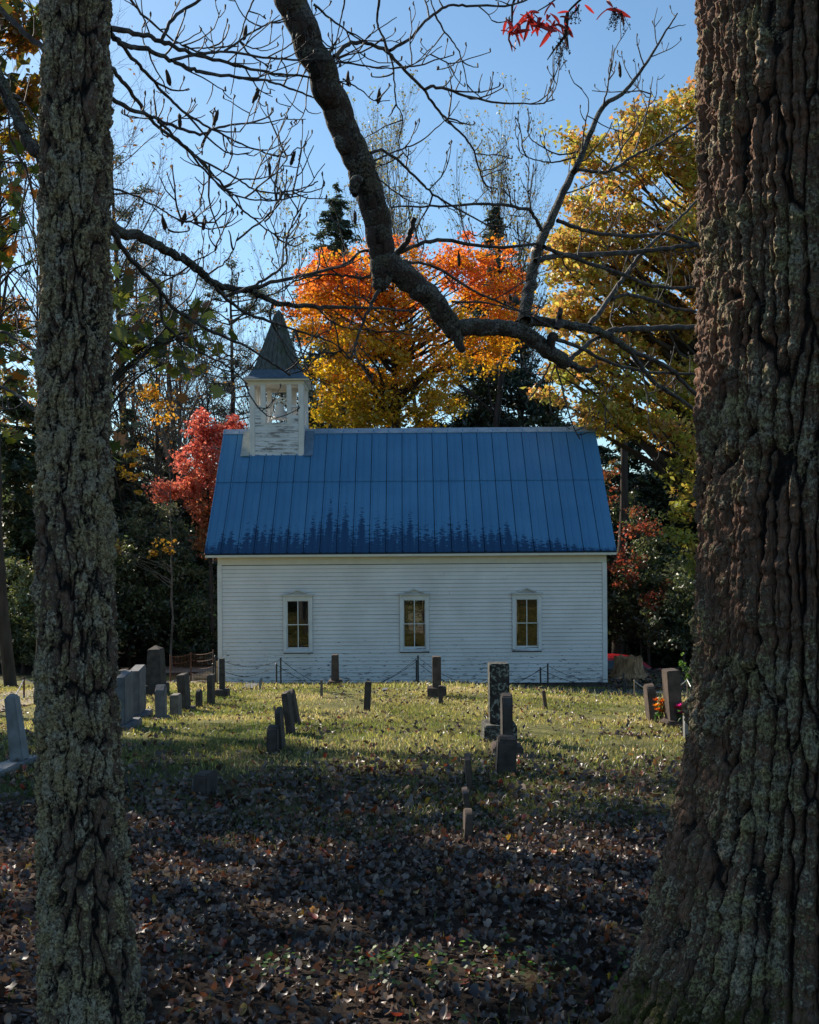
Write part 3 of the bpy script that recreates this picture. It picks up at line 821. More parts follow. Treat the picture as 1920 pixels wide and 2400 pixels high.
stone(288, 1640, 20, 70, "plain dark block headstone half hidden behind the two large marble ones", 'flat', .4, 'stone_dark')
stone(366, 1629, 36, 92, "tall black tapering obelisk with a pointed cap at the edge of the woods", 'peak', .55, 'stone_dark', (46, 26, .72), obelisk=True)
stone(378, 1688, 22, 78, "small pale marble stone with a pointed top in front of the black obelisk", 'peak', .24, 'stone_grey', (32, 8, .45), yaw=R(3))
stone(412, 1677, 20, 50, "short stubby dark stone just right of the small pointed marble stone", 'flat', .3, 'stone_mid')
stone(434, 1664, 18, 80, "thin dark slab leaning back on a flat base, left of the church steps", 'flat', .42, 'stone_dark', (36, 5, .6), lean=R(-4))
stone(467, 1658, 10, 43, "very small round-topped dark stone between two taller thin slabs", 'round', .28, 'stone_dark')
stone(495, 1650, 11, 68, "thin upright dark slab seen edge-on in front of the church's corner", 'flat', .36, 'stone_dark')
stone(521, 1634, 12, 72, "slender square grave pillar with a pale cap on a dark plinth by the church corner", 'flat', .16, 'stone_dark', (30, 19, .38), obelisk=True)
stone(786, 1610, 17, 60, "brown grave pillar with a sunlit pale cap under the middle of the church wall", 'flat', .30, 'stone_brown', (32, 16, .55), obelisk=True)
stone(754, 1636, 7, 44, "tiny pale-tipped pointed marker in the sunlit grass left of the brown pillar", 'peak', .10, 'stone_mid', obelisk=True)
stone(860, 1667, 15, 70, "dark wooden-looking post stone standing alone in the sunlit grass before the church", 'flat', .14, 'stone_dark', lean=R(3))
stone(641, 1764, 24, 64, "squat broken-topped dark stub at the front of the leaning row", 'broken', .34, 'stone_dark')
stone(660, 1757, 12, 100, "rough narrow dark slab right behind the squat stub in the leaning row", 'broken', .36, 'stone_dark', lean=R(-3))
stone(683, 1720, 14, 98, "second narrow dark slab of the leaning row, tilted away from the stub", 'flat', .36, 'stone_dark', lean=R(-7))
stone(697, 1698, 12, 84, "most tilted thin slab with a rounded top at the back of the leaning row", 'round', .34, 'stone_dark', lean=R(-9))
stone(482, 1864, 34, 56, "low dark block stone alone among the shaded dead leaves", 'broken', .22, 'stone_dark', yaw=R(-15))
stone(1024, 1634, 20, 72, "brown square grave pillar with a bright edge, close to the middle church window", 'flat', .28, 'stone_brown', (44, 24, .5))
stone(1033, 1651, 11, 44, "small dark post stone standing against the plinth of the brown square pillar", 'flat', .10, 'stone_dark')
stone(1170, 1735, 46, 140, "big square lichen-speckled headstone on a broad plinth in the middle of the graveyard", 'flat', .30, 'stone_lich', (76, 42, .55))
stone(1188, 1768, 24, 122, "dark lancet-shaped stone on a pale base in front of the big square headstone", 'lancet', .30, 'stone_dark', (70, 24, .42), bmat='stone_brown')
stone(1184, 1815, 44, 92, "dark broken slab with a slanting top in the shade below the lancet-shaped stone", 'broken', .20, 'stone_dark', lean=R(3))
stone(1101, 1850, 13, 84, "thin grey slab, farthest of the three slabs lined up in the shaded leaves", 'broken', .28, 'stone_brown', lean=R(-3))
stone(1099, 1902, 14, 50, "thin leaning slab, middle one of the three lined up in the shaded leaves", 'flat', .26, 'stone_brown', lean=R(-8))
stone(1096, 1966, 19, 70, "brownish round-topped slab, nearest of the three lined up in the shaded leaves", 'round', .20, 'stone_brown', lean=R(2))
stone(1280, 1662, 8, 44, "slim pale post marker leaning alone in the sunlit grass right of the big square headstone", 'flat', .10, 'stone_brown', lean=R(-7))
stone(1530, 1690, 20, 88, "leaning brown slab with a bright edge, left of the orange flowers", 'round', .30, 'stone_brown', lean=R(-5))
stone(1580, 1700, 30, 116, "tall dark headstone with a bright edge on a stone base between the two flower bunches", 'flat', .34, 'stone_brown', (50, 15, .5), lean=R(-3.5))
stone(1608, 1732, 9, 54, "slim white-topped post marker beside the huge furrowed trunk", 'flat', .10, 'stone_pale')
stone(586, 1614, 32, 7, "flat pale slab lying in the grass near the church wall", 'flat', .9, 'stone_grey')
stone(608, 1616, 6, 28, "white shard of a broken marker standing at the end of the flat pale slab", 'peak', .12, 'stone_pale', lean=R(10))
stone(903, 1620, 14, 6, "little flat stone set in the sunlit grass below the middle window", 'flat', .4, 'stone_grey')

# ------------------------------------------------------------------ fences of posts, chain and wire
def sag(a, b, s, n=14):
    t = np.linspace(0, 1, n)[:, None]; p = np.asarray(a) * (1 - t) + np.asarray(b) * t
    p[:, 2] -= (4 * t * (1 - t))[:, 0] * s; return p
def chain_fence(posts, label, swags, mat='iron', pr=.02, cr=.008, cat="fence", cmat=None, name="chain_fence"):
    x, y = posts[0][0], posts[0][1]
    fen = empty(name, (x, y, float(gz(x, y))), label, cat)
    tops = []
    for (px, pyt, d) in posts:
        t = P(px, pyt, d); g = float(gz(t[0], t[1])) - .05
        MB().tube([(t[0], t[1], g), (t[0], t[1], t[2])], pr, 6).tube([(t[0], t[1], t[2]), (t[0], t[1], t[2] + .02)], [pr * 1.6, pr * .6], 6).obj("post", M[mat], fen)
        tops.append(t)
    for i, (a, b, s, dz) in enumerate(swags):
        pa = tops[a] if isinstance(a, int) else P(*a); pb = tops[b] if isinstance(b, int) else P(*b)
        pts = sag(pa - (0, 0, dz), pb - (0, 0, dz), s, 40)
        m = MB(); 
        rr = np.where(np.arange(40) % 2 == 0, cr, cr * .55)
        m.tube(pts, rr, 5).obj("chain", M[cmat or mat], fen)
    return fen
chain_fence([(505, 1538, 28.2), (658, 1543, 28.2), (980, 1538, 28.2), (1284, 1557, 27.0), (1462, 1580, 25.6)],
            "black iron post and chain fence close against the church wall", [(0, 1, .22, .02), (1, 2, .78, .02), (2, 3, .62, .02), (3, 4, .22, .02)])
chain_fence([(500, 1556, 27.2), (648, 1556, 27.2), (976, 1548, 27.2), (1267, 1566, 26.2), (1466, 1600, 24.8)],
            "second black chain fence on shorter posts in front of the taller one", [(0, 1, .28, .02), (1, 2, .65, .02), (2, 3, .6, .02), (3, 4, .18, .02)])
chain_fence([(1487, 1595, 22.5), (1611, 1592, 22.5), (1660, 1640, 21.0)], "pale galvanised chain on thin tan rods by the road, behind the tall dark headstone",
            [(0, 1, .24, .01), (1, 2, .12, .01)], 'tanpost', .012, .014, cmat='steel')
chain_fence([(-30, 1650, 19.0), (56, 1590, 21.0), (215, 1570, 24)], "pale chain fence along the gravel path beyond the tapering grave pillar", [(0, 1, .25, .01), (0, 1, .5, .3), (1, 2, .2, .01)], 'rust', .02, .014, cmat='steel')
wf = chain_fence([(399, 1536, 30.5), (447, 1530, 31.5), (500, 1524, 29.5)], "rusty wire mesh fence on iron rods between the obelisk and the church steps", [], 'rust', .016, name="wire_fence")
pts_ = [P(399, 1536, 30.5), P(447, 1530, 31.5), P(500, 1526, 29.5)]
wm = MB()
for a, b in zip(pts_[:-1], pts_[1:]):
    for dz in (.02, .2, .4, .58, .76): wm.tube(sag(a - (0, 0, dz), b - (0, 0, dz), .05, 10), .006, 4)
    for t in np.linspace(.04, .96, 14):
        p = a * (1 - t) + b * t; wm.tube([p - (0, 0, .03), p - (0, 0, .8)], .004, 4)
wm.obj("wire_mesh", M['rust'], wf)

# ------------------------------------------------------------------ stump, parked car, flowers
def stump():
    c = P(1473, 1572, 31.5); c[2] = float(gz(c[0], c[1])) - .05
    root = empty("tree_stump", c, "broken brown tree stump on the leafy bank right of the church", "stump")
    k, n = 40, 10; V = []; a = np.linspace(0, 2 * math.pi, k, endpoint=False)
    zt = CAM_Z + (CY - 1543) / F_PX * 31.5 - c[2]
    for j in range(n):
        t = j / (n - 1); rr = .36 + .30 * math.exp(-t * 4.2) * (1 + .35 * np.sin(a * 5 + 1)) + .03 * np.sin(a * 13 + t * 2) + .02 * np.sin(a * 29)
        z = t * zt * np.where(t > .95, 1 + .05 * np.sin(a * 7) + .04 * np.sin(a * 17), 1)
        V.append(np.stack([rr * np.cos(a), rr * np.sin(a), z], -1))
    V = np.concatenate(V); j, i = np.meshgrid(np.arange(n - 1), np.arange(k), indexing='ij')
    F = np.stack([j * k + i, j * k + (i + 1) % k, (j + 1) * k + (i + 1) % k, (j + 1) * k + i], -1).reshape(-1, 4)
    s = MT("stump_wood", .9, .2); p = s.pos(); nn = s.noise(7, s.scaled(p, (2.5, 2.5, .5)), 4)
    s.base(s.ramp(nn, [(.3, (.09, .045, .022)), (.55, (.36, .20, .10)), (.75, (.55, .36, .2))])); s.bump(nn, .8, .03)
    o = bpy.data.objects.new("trunk", me_np("trunk", V, F, s.m, smooth=True)); put(o, root)
    ct = bpy.data.objects.new("cut_face", me_np("cut_face", np.concatenate([V[-k:] * (1, 1, .97), [[0, 0, zt * .93]]]), np.stack([np.arange(k), (np.arange(k) + 1) % k, np.full(k, k)], -1), s.m)); put(ct, root)
stump()

def car():
    d = 38.5; c = P(1444, 1560, d)
    gzc = float(gz(c[0], d)); 
    cz = CAM_Z + (CY - 1540) / F_PX * d - 1.45
    root = empty("parked_car", (c[0], d, cz), "red car parked behind the stump beside the church, mostly hidden", "car")
    paint = MT("red_car_paint", .25, .5); paint.base((.32, .012, .018)); gl = MT("dark_car_glass", .06, .5); gl.base((.012, .014, .016))
    rub = MT("tyre_rubber", .8, .2); rub.base((.015, .015, .015)); al = MT("wheel_alloy", .3, .5); al.base((.5, .5, .5)); al.bsdf.inputs["Metallic"].default_value = .8
    side = [(-2.15, .32), (-2.2, .62), (-2.05, .86), (-1.6, .93), (-1.1, 1.30), (-.75, 1.43), (.1, 1.46), (.6, 1.40), (1.15, .97), (1.95, .84), (2.18, .68), (2.22, .36), (1.8, .24), (-1.8, .24)]
    n = len(side); V = []
    for y, s_ in ((-.86, 0), (-.84, 1), (.84, 1), (.86, 0)):
        for (x, z) in side:
            inn_ = .14 * max(0, (z - .93) / .5); yy = y - np.sign(y) * inn_
            V.append((x, yy, z))
    F = [tuple(range(n))[::-1], tuple(range(3 * n, 4 * n))] + [(r * n + i, r * n + (i + 1) % n, (r + 1) * n + (i + 1) % n, (r + 1) * n + i) for r in range(3) for i in range(n)]
    b = MB().add(V, F).obj("body", paint.m, None, bevel=.03, smooth=True); b.parent = root
    for pl in ([(-1.02, .98), (-.72, 1.33), (-.2, 1.37), (-.2, .96)], [(-.14, .96), (-.14, 1.37), (.12, 1.37), (.52, 1.32), (.98, .96)]):
        for sy in (-1, 1):
            w_ = MB().add([(x, sy * (.868 - .14 * max(0, (z - .93) / .5)), z) for x, z in pl] + [(x, sy * (.84 - .14 * max(0, (z - .93) / .5)), z) for x, z in pl],
                          [tuple(range(len(pl))), tuple(range(len(pl), 2 * len(pl)))[::-1]] + [(i, (i + 1) % len(pl), len(pl) + (i + 1) % len(pl), len(pl) + i) for i in range(len(pl))]).obj("window", gl.m, None); w_.parent = root
    for pl in ([(.66, 1.385), (1.12, .99)], [(-1.13, 1.27), (-1.58, .945)]):
        (x0, z0), (x1, z1) = pl; o_ = .012
        w_ = MB().add([(x0, -.66, z0 + o_), (x0, .66, z0 + o_), (x1, .76, z1 + o_), (x1, -.76, z1 + o_), (x0, -.66, z0 - .02), (x0, .66, z0 - .02), (x1, .76, z1 - .02), (x1, -.76, z1 - .02)],
                      [(0, 1, 2, 3), (7, 6, 5, 4), (0, 4, 5, 1), (1, 5, 6, 2), (2, 6, 7, 3), (3, 7, 4, 0)]).obj("windscreen", gl.m, None); w_.parent = root
    for x in (-1.35, 1.38):
        for sy in (-1, 1):
            t = MB(); k = 20
            for (r0, r1, y0, y1, mm, nm) in ((.2, .32, .68, .88, rub.m, "wheel"),):
                V = []; F = []
                for i in range(k):
                    a = 2 * math.pi * i / k
                    V += [(x + r1 * math.cos(a), sy * y0, .32 + r1 * math.sin(a)), (x + r1 * math.cos(a), sy * y1, .32 + r1 * math.sin(a)), (x + r0 * math.cos(a), sy * y1, .32 + r0 * math.sin(a)), (x + r0 * math.cos(a), sy * y0, .32 + r0 * math.sin(a))]
                    F += [(i * 4 + q, i * 4 + (q + 1) % 4, ((i + 1) % k) * 4 + (q + 1) % 4, ((i + 1) % k) * 4 + q) for q in range(4)]
                wo = MB().add(V, F).obj("wheel", mm, None); wo.parent = root
            V = [(x + .2 * math.cos(2 * math.pi * i / k), sy * .86, .32 + .2 * math.sin(2 * math.pi * i / k)) for i in range(k)]
            V2 = [(p[0], sy * .80, p[2]) for p in V]
            ri = MB().add(V + V2, [tuple(range(k)), tuple(range(k, 2 * k))[::-1]] + [(i, (i + 1) % k, k + (i + 1) % k, k + i) for i in range(k)]).obj("rim", al.m, None); ri.parent = wo
    root.rotation_euler.z = R(6)
car()

def bouquet(px, pyt, pyb, wpx, cols, label, vase=False, dist=None):
    rg = np.random.default_rng(int(px)); g = ground_hit(px, pyb)
    k = g[1] / F_PX; H = (pyb - pyt) * k; W = wpx * k / 2
    root = empty("flower_bouquet", g, label, "flowers")
    stem = Acc(); nf = 12
    pos = []
    for i in range(nf):
        for _ in range(30):
            p = np.array([rg.uniform(-1, 1) * W * .8, rg.uniform(-.8, .8) * W * .7, rg.uniform(.42, .92) * H])
            if all(np.linalg.norm(p - q) > W * .42 for q in pos): break
        pos.append(p)
        pts = np.stack([np.zeros(3), p * (.5, .5, .6), p]); V, F = tubes(pts[None], np.full((1, 3), .005), 4); stem.add(V, F, (.04, .10, .02))
    for i in range(26):
        c = np.array([[rg.uniform(-1, 1) * W, rg.uniform(-1, 1) * W * .8, rg.uniform(.05, .75) * H]])
        V, F = leaf_quads(c, np.array([W * .9]), rg, .1, .35); stem.add(V, F, np.array([.05, .12, .02]) * rg.uniform(.6, 1.3))
    o = stem.obj("leaves", M['leaf'], None); o.parent = root
    for i, p in enumerate(pos):
        a = Acc(); base = np.array(cols[i % len(cols)]); n = 12; s_ = W * .62
        for j in range(n):
            t = j * 2.4; el = .25 + .9 * (j % 3) / 3; dr = np.array([math.cos(t) * math.cos(el), math.sin(t) * math.cos(el), math.sin(el)])
            u = np.array([-math.sin(t), math.cos(t), 0]); c = p + dr * s_ * .5
            V = np.array([p, p + dr * s_ * .6 + u * s_ * .34, p + dr * s_ + np.array([0, 0, .12 * s_]), p + dr * s_ * .6 - u * s_ * .34])
            a.add(V, [[0, 1, 2, 3]], np.clip(base * rg.uniform(.75, 1.2), 0, .9))
        f = a.obj("flower", M['leaf'], None); f.parent = root
    return root, g, k
bouquet(1551, 1636, 1697, 32, [(.75, .16, .01), (.8, .28, .01), (.6, .10, .01)], "bunch of orange flowers between the leaning brown slab and the tall dark headstone")
bouquet(1603, 1645, 1704, 34, [(.62, .03, .22), (.38, .05, .42), (.75, .04, .12)], "bunch of magenta and purple flowers beside the huge furrowed trunk")
gcan = ground_hit(1556, 1686); kk = gcan[1] / F_PX

# ------------------------------------------------------------------ the two near trunks
_hr = np.random.default_rng(5); _J = _hr.random((512, 512, 2))
def voro(u, v, K):
    """periodic-in-u jittered cells: F1, F2, cell id"""
    iu, iv = np.floor(u).astype(int), np.floor(v).astype(int)
    f1 = np.full(u.shape, 9.); f2 = np.full(u.shape, 9.); idn = np.zeros(u.shape)
    for a in (-1, 0, 1):
        for b in (-1, 0, 1):
            cu, cv = iu + a, iv + b
            j = _J[cu % K, cv % 512]
            d = np.hypot(cu + .15 + .7 * j[..., 0] - u, cv + .1 + .8 * j[..., 1] - v)
            nf2 = np.where(d < f1, f1, np.minimum(f2, d)); idn = np.where(d < f1, j[..., 0] * 7.3 % 1, idn)
            f1 = np.minimum(f1, d); f2 = nf2
    return f1, f2, idn

def pfbm(th, z, fu, fv, oct=4):
    """noise on the cylinder (periodic in th in [0,1))"""
    s, a, t = 0, .5, 0
    for i in range(oct):
        p = int(fu * 2 ** i); s = s + a * vnoise(th * p, z * fv * 2 ** i + 31.7 * i, pu=p); t += a; a *= .5
    return s / t

def bark_trunk(name, root, axis_fn, rad_fn, z0, z1, nu, nv, K, vst, depth, lump, mat, lich_bias, moss_fn=None, sharp=.5, inset=0.0, warp=1.0, vr=0.0, flake=0.0):
    z = np.linspace(z0, z1, nv)[:, None]; th = (np.arange(nu) / nu)[None]
    Z = np.broadcast_to(z, (nv, nu)); TH = np.broadcast_to(th, (nv, nu))
    w1 = pfbm(TH, Z, 6, 2.2, 3) - .5; w2 = pfbm(TH, Z + 50, 6, 2.2, 3) - .5
    wf = pfbm(TH, Z + 9, 24, 12, 2) - .5
    wj = pfbm(TH, Z + 77, 48, 26, 2) - .5
    u = TH * K + (w1 * 1.5 + wf * .8 + wj * .7) * warp; v = Z * vst + w2 * 1.3 + wf * .4
    f1, f2, idn = voro(u, v, K)
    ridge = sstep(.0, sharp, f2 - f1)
    vrid = 1 - np.abs(2 * pfbm(TH, Z + 41, int(K * 1.6), 1.6, 3) - 1)
    u2 = TH * K * 2 + (w2 * 2 + wf) * warp; v2 = Z * vst * 2.6 + w1 * 2
    g1, g2, id2 = voro(u2, v2, K * 2)
    r2 = sstep(0, .28, g2 - g1)
    fine = pfbm(TH, Z, 64, 30, 4) - .5
    lum = pfbm(TH, Z + 20, 40, 18, 3)
    plate = pfbm(TH, Z, 40, 5, 3)
    crust = np.abs(pfbm(TH, Z + 3, 52, 24, 4) - .5) * 2; crust2 = np.abs(pfbm(TH, Z + 13, 90, 44, 3) - .5) * 2
    fib = pfbm(TH, Z + 5, 70, 6, 3) - .5
    H = depth * (ridge * (.65 + .6 * idn) + .42 * r2 * ridge * (.6 + .8 * id2) + .5 * (plate - .5) + .45 * fib + vr * (vrid - .6) + flake * (np.floor(pfbm(TH, Z + 61, 44, 4.5, 3) * 6 + .8 * fine) / 6 - .5)) + lump * (sstep(.42, .72, lum) * .8 + 1.2 * fine + .9 * crust + .8 * crust2 - .6)
    ang = TH * 2 * math.pi
    rr = rad_fn(Z, ang) + H - depth * .9 - inset
    ax, ay = axis_fn(Z)
    V = np.stack([ax + rr * np.cos(ang), ay + rr * np.sin(ang), Z], -1).reshape(-1, 3)
    j = (np.arange(nv - 1)[:, None] * nu); i = np.arange(nu)[None]; i2 = (i + 1) % nu
    F = np.stack([j + i, j + i2, j + nu + i2, j + nu + i], -1).reshape(-1, 4)
    lich = .5 * pfbm(TH, Z + 70, 8, 3, 4) + .35 * lum + .15 * ridge + lich_bias
    moss = moss_fn(Z, ang) if moss_fn else np.zeros_like(Z)
    return ob_np(name, V, F, mat, root, smooth=True, attrs={"ridge": ridge.ravel(), "lichen": lich.ravel(), "moss": moss.ravel()})

# left trunk ---------------------------------------------------------------
LD = 3.9
def lpx(z): return CY - (z - CAM_Z) / LD * F_PX
def l_axis(z):
    y = lpx(z); xl = np.interp(y, [-400, 0, 1000, 1700, 2100, 2400, 2600], [88, 87, 74, 72, 78, 82, 80]); xr = np.interp(y, [-400, 0, 1000, 1700, 2100, 2400, 2600], [262, 262, 261, 281, 306, 342, 372])
    return ((xl + xr) / 2 + 6 - CX) / F_PX * LD + (z - CAM_Z) * ROLL, np.full_like(np.asarray(z, float), LD)
def l_rad(z, a):
    y = lpx(z); xl = np.interp(y, [-400, 0, 1000, 1700, 2100, 2400, 2600], [88, 87, 74, 72, 78, 82, 80]); xr = np.interp(y, [-400, 0, 1000, 1700, 2100, 2400, 2600], [262, 262, 261, 281, 306, 342, 372])
    return (xr - xl) / 2 / F_PX * LD * (1 + .03 * np.cos(3 * a + 1)) + .004
gl0 = float(gz(-1.15, LD))
ltree = empty("lichen_covered_tree", (-1.15, LD, gl0 - .05), "bare tree with straight lichen-covered trunk and one big limb arching over the church", "tree")
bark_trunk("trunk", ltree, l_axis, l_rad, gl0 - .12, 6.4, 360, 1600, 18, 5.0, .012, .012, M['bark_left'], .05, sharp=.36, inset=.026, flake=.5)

# right trunk --------------------------------------------------------------
RD = 4.05; RXC = 1.512
def r_axis(z): return RXC + (z - CAM_Z) * ROLL, np.full_like(np.asarray(z, float), RD)
def r_rad(z, a):
    y = CY - (z - CAM_Z) / (RD - .02) * F_PX
    xl = np.interp(y, [-600, 0, 900, 1300, 1500, 1620, 1700, 1850, 2000, 2150, 2300, 2400, 2520], [1634, 1636, 1634, 1634, 1632, 1624, 1614, 1590, 1556, 1518, 1462, 1418, 1330])
    base = .462 + (1636 - xl) / F_PX * RD * 1.0
    fl = (1636 - xl) / F_PX * RD
    west = np.cos(a - math.pi * 1.06)
    return .462 + fl * (.62 + .38 * np.maximum(west, 0) ** 1.5 + .16 * np.cos(5 * a + 2.2) * (west < .75)) + .012 * np.cos(3 * a)
gr0 = float(gz(RXC, RD))
rtree = empty("furrowed_tree", (RXC, RD, gr0 - .05), "huge near tree trunk with deeply furrowed reddish bark flaring out to mossy roots", "tree")
def r_moss(z, a): return .75 * np.exp(-np.maximum(z - .05, 0) / .38) * (.55 + .45 * np.cos(a - 4.1))
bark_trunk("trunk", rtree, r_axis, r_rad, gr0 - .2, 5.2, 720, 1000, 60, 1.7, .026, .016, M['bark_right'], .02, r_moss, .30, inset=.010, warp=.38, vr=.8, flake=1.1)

# ------------------------------------------------------------------ traced limbs and branches of the near tree
def smooth_path(p, n):
    p = np.asarray(p, float); m = len(p)
    q = np.concatenate([[2 * p[0] - p[1]], p, [2 * p[-1] - p[-2]]])
    out = []
    t = np.linspace(0, m - 1 - 1e-6, n)
    for s_ in t:
        i = int(s_); f = s_ - i; a, b, c, d = q[i], q[i + 1], q[i + 2], q[i + 3]
        out.append(.5 * ((2 * b) + (-a + c) * f + (2 * a - 5 * b + 4 * c - d) * f * f + (-a + 3 * b - 3 * c + d) * f ** 3))
    return np.array(out)

twig_src = []
def branch(px, w0, w1, d0, d1, parent, name="branch", mat=None, k=7, twigs=1.0, rough=.10, knob=0):
    """px: list of photo pixels; widths in photo pixels; depth runs d0 -> d1"""
    n = max(8, len(px) * 5)
    q = smooth_path([(x, y, 0) for x, y in px], n)
    L = np.concatenate([[0], np.cumsum(np.linalg.norm(np.diff(q, axis=0), axis=1))]); t = L / L[-1]
    rg = np.random.default_rng(int(abs(px[0][0] * 3 + px[0][1] * 7 + px[-1][0])))
    wob = np.cumsum(rg.normal(0, .01, n)) * (d1 - d0 + .4)
    D = d0 + (d1 - d0) * t + wob * np.sin(np.pi * t)
    pts = np.stack([P(x, y, d) for (x, y, _), d in zip(q, D)])
    w = (w0 + (w1 - w0) * t ** .8); rad = w / 2 / F_PX * D * (1 + rg.normal(0, rough * .5, n) * (w0 < 20))
    pts[1:-1] += rg.normal(0, .0025, (n - 2, 3)) * (w[1:-1, None] / 10) ** .5
    if w0 > 20:
        n2 = n * 5; tt = np.linspace(0, 1, n2)
        pts2 = np.stack([np.interp(tt, t, pts[:, c]) for c in range(3)], -1); rad2 = np.interp(tt, t, rad)
        k = 40; V, F = tubes(pts2[None], rad2[None], k)
        cen = np.repeat(pts2, k, 0); dirv = nrm(V - cen)
        th = np.tile(np.arange(k) / k, n2); zz = np.repeat(tt * L[-1] / F_PX * d0, k)
        lum = pfbm(th, zz, 8, 22, 4); rdg = pfbm(th, zz, 12, 7, 3)
        V = V + dirv * (((lum - .5) * .17 + (rdg - .5) * .20) * np.repeat(rad2, k) * .62)[:, None]
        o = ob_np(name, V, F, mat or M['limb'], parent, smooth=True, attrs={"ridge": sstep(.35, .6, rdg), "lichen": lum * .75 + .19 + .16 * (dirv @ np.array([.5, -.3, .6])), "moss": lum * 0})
    else:
        V, F = tubes(pts[None], rad[None], k); o = ob_np(name, V, F, mat or M['twig'], parent, smooth=True)
    if twigs: twig_src.append((pts, w, twigs))
    return o, pts
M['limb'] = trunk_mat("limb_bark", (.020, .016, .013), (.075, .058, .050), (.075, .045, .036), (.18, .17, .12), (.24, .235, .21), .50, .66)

lb = ltree
B = branch
# the big limb: leaves the trunk above the picture and comes down across it
B([(200, -640), (330, -720), (470, -560), (590, -240), (655, -60), (690, 20), (742, 139), (795, 278), (842, 383), (866, 452), (890, 557), (898, 632)], 92, 62, 4.0, 5.4, lb, "limb", twigs=0)
B([(898, 632), (894, 652), (888, 672)], 62, 30, 5.4, 5.4, lb, "limb", twigs=0)
B([(838, 425), (830, 440), (832, 455)], 30, 14, 5.0, 5.0, lb, "limb", twigs=0)
B([(895, 600), (930, 634), (985, 674), (1030, 725), (1060, 768)], 62, 46, 5.4, 5.6, lb, "limb", twigs=0)
B([(1050, 750), (1072, 790), (1082, 822)], 40, 16, 5.6, 5.6, lb, "limb", twigs=0)
B([(1055, 772), (1110, 768), (1190, 768), (1247, 795), (1290, 826), (1330, 850)], 42, 32, 5.6, 5.9, lb, "limb", twigs=.0)
B([(1318, 846), (1355, 862), (1380, 868), (1402, 858)], 22, 7, 5.9, 5.95, lb, "limb", twigs=0)
B([(1210, 762), (1240, 752), (1295, 756), (1350, 764), (1411, 781), (1445, 798), (1478, 822)], 26, 15, 5.75, 6.4, lb, "limb", twigs=.2)
B([(1230, 752), (1238, 690), (1246, 645), (1262, 585), (1289, 517), (1328, 435), (1363, 365), (1412, 254), (1468, 212), (1520, 139), (1565, 66), (1588, 31)], 30, 3, 5.75, 6.6, lb, "limb", twigs=.5)
B([(925, 600), (955, 561), (972, 512)], 16, 12, 5.45, 5.35, lb, twigs=0)
B([(1305, 770), (1311, 745), (1312, 725)], 16, 12, 5.9, 5.9, lb, twigs=0)
B([(1290, 828), (1290, 800), (1300, 785)], 20, 24, 5.85, 5.75, lb, twigs=0)
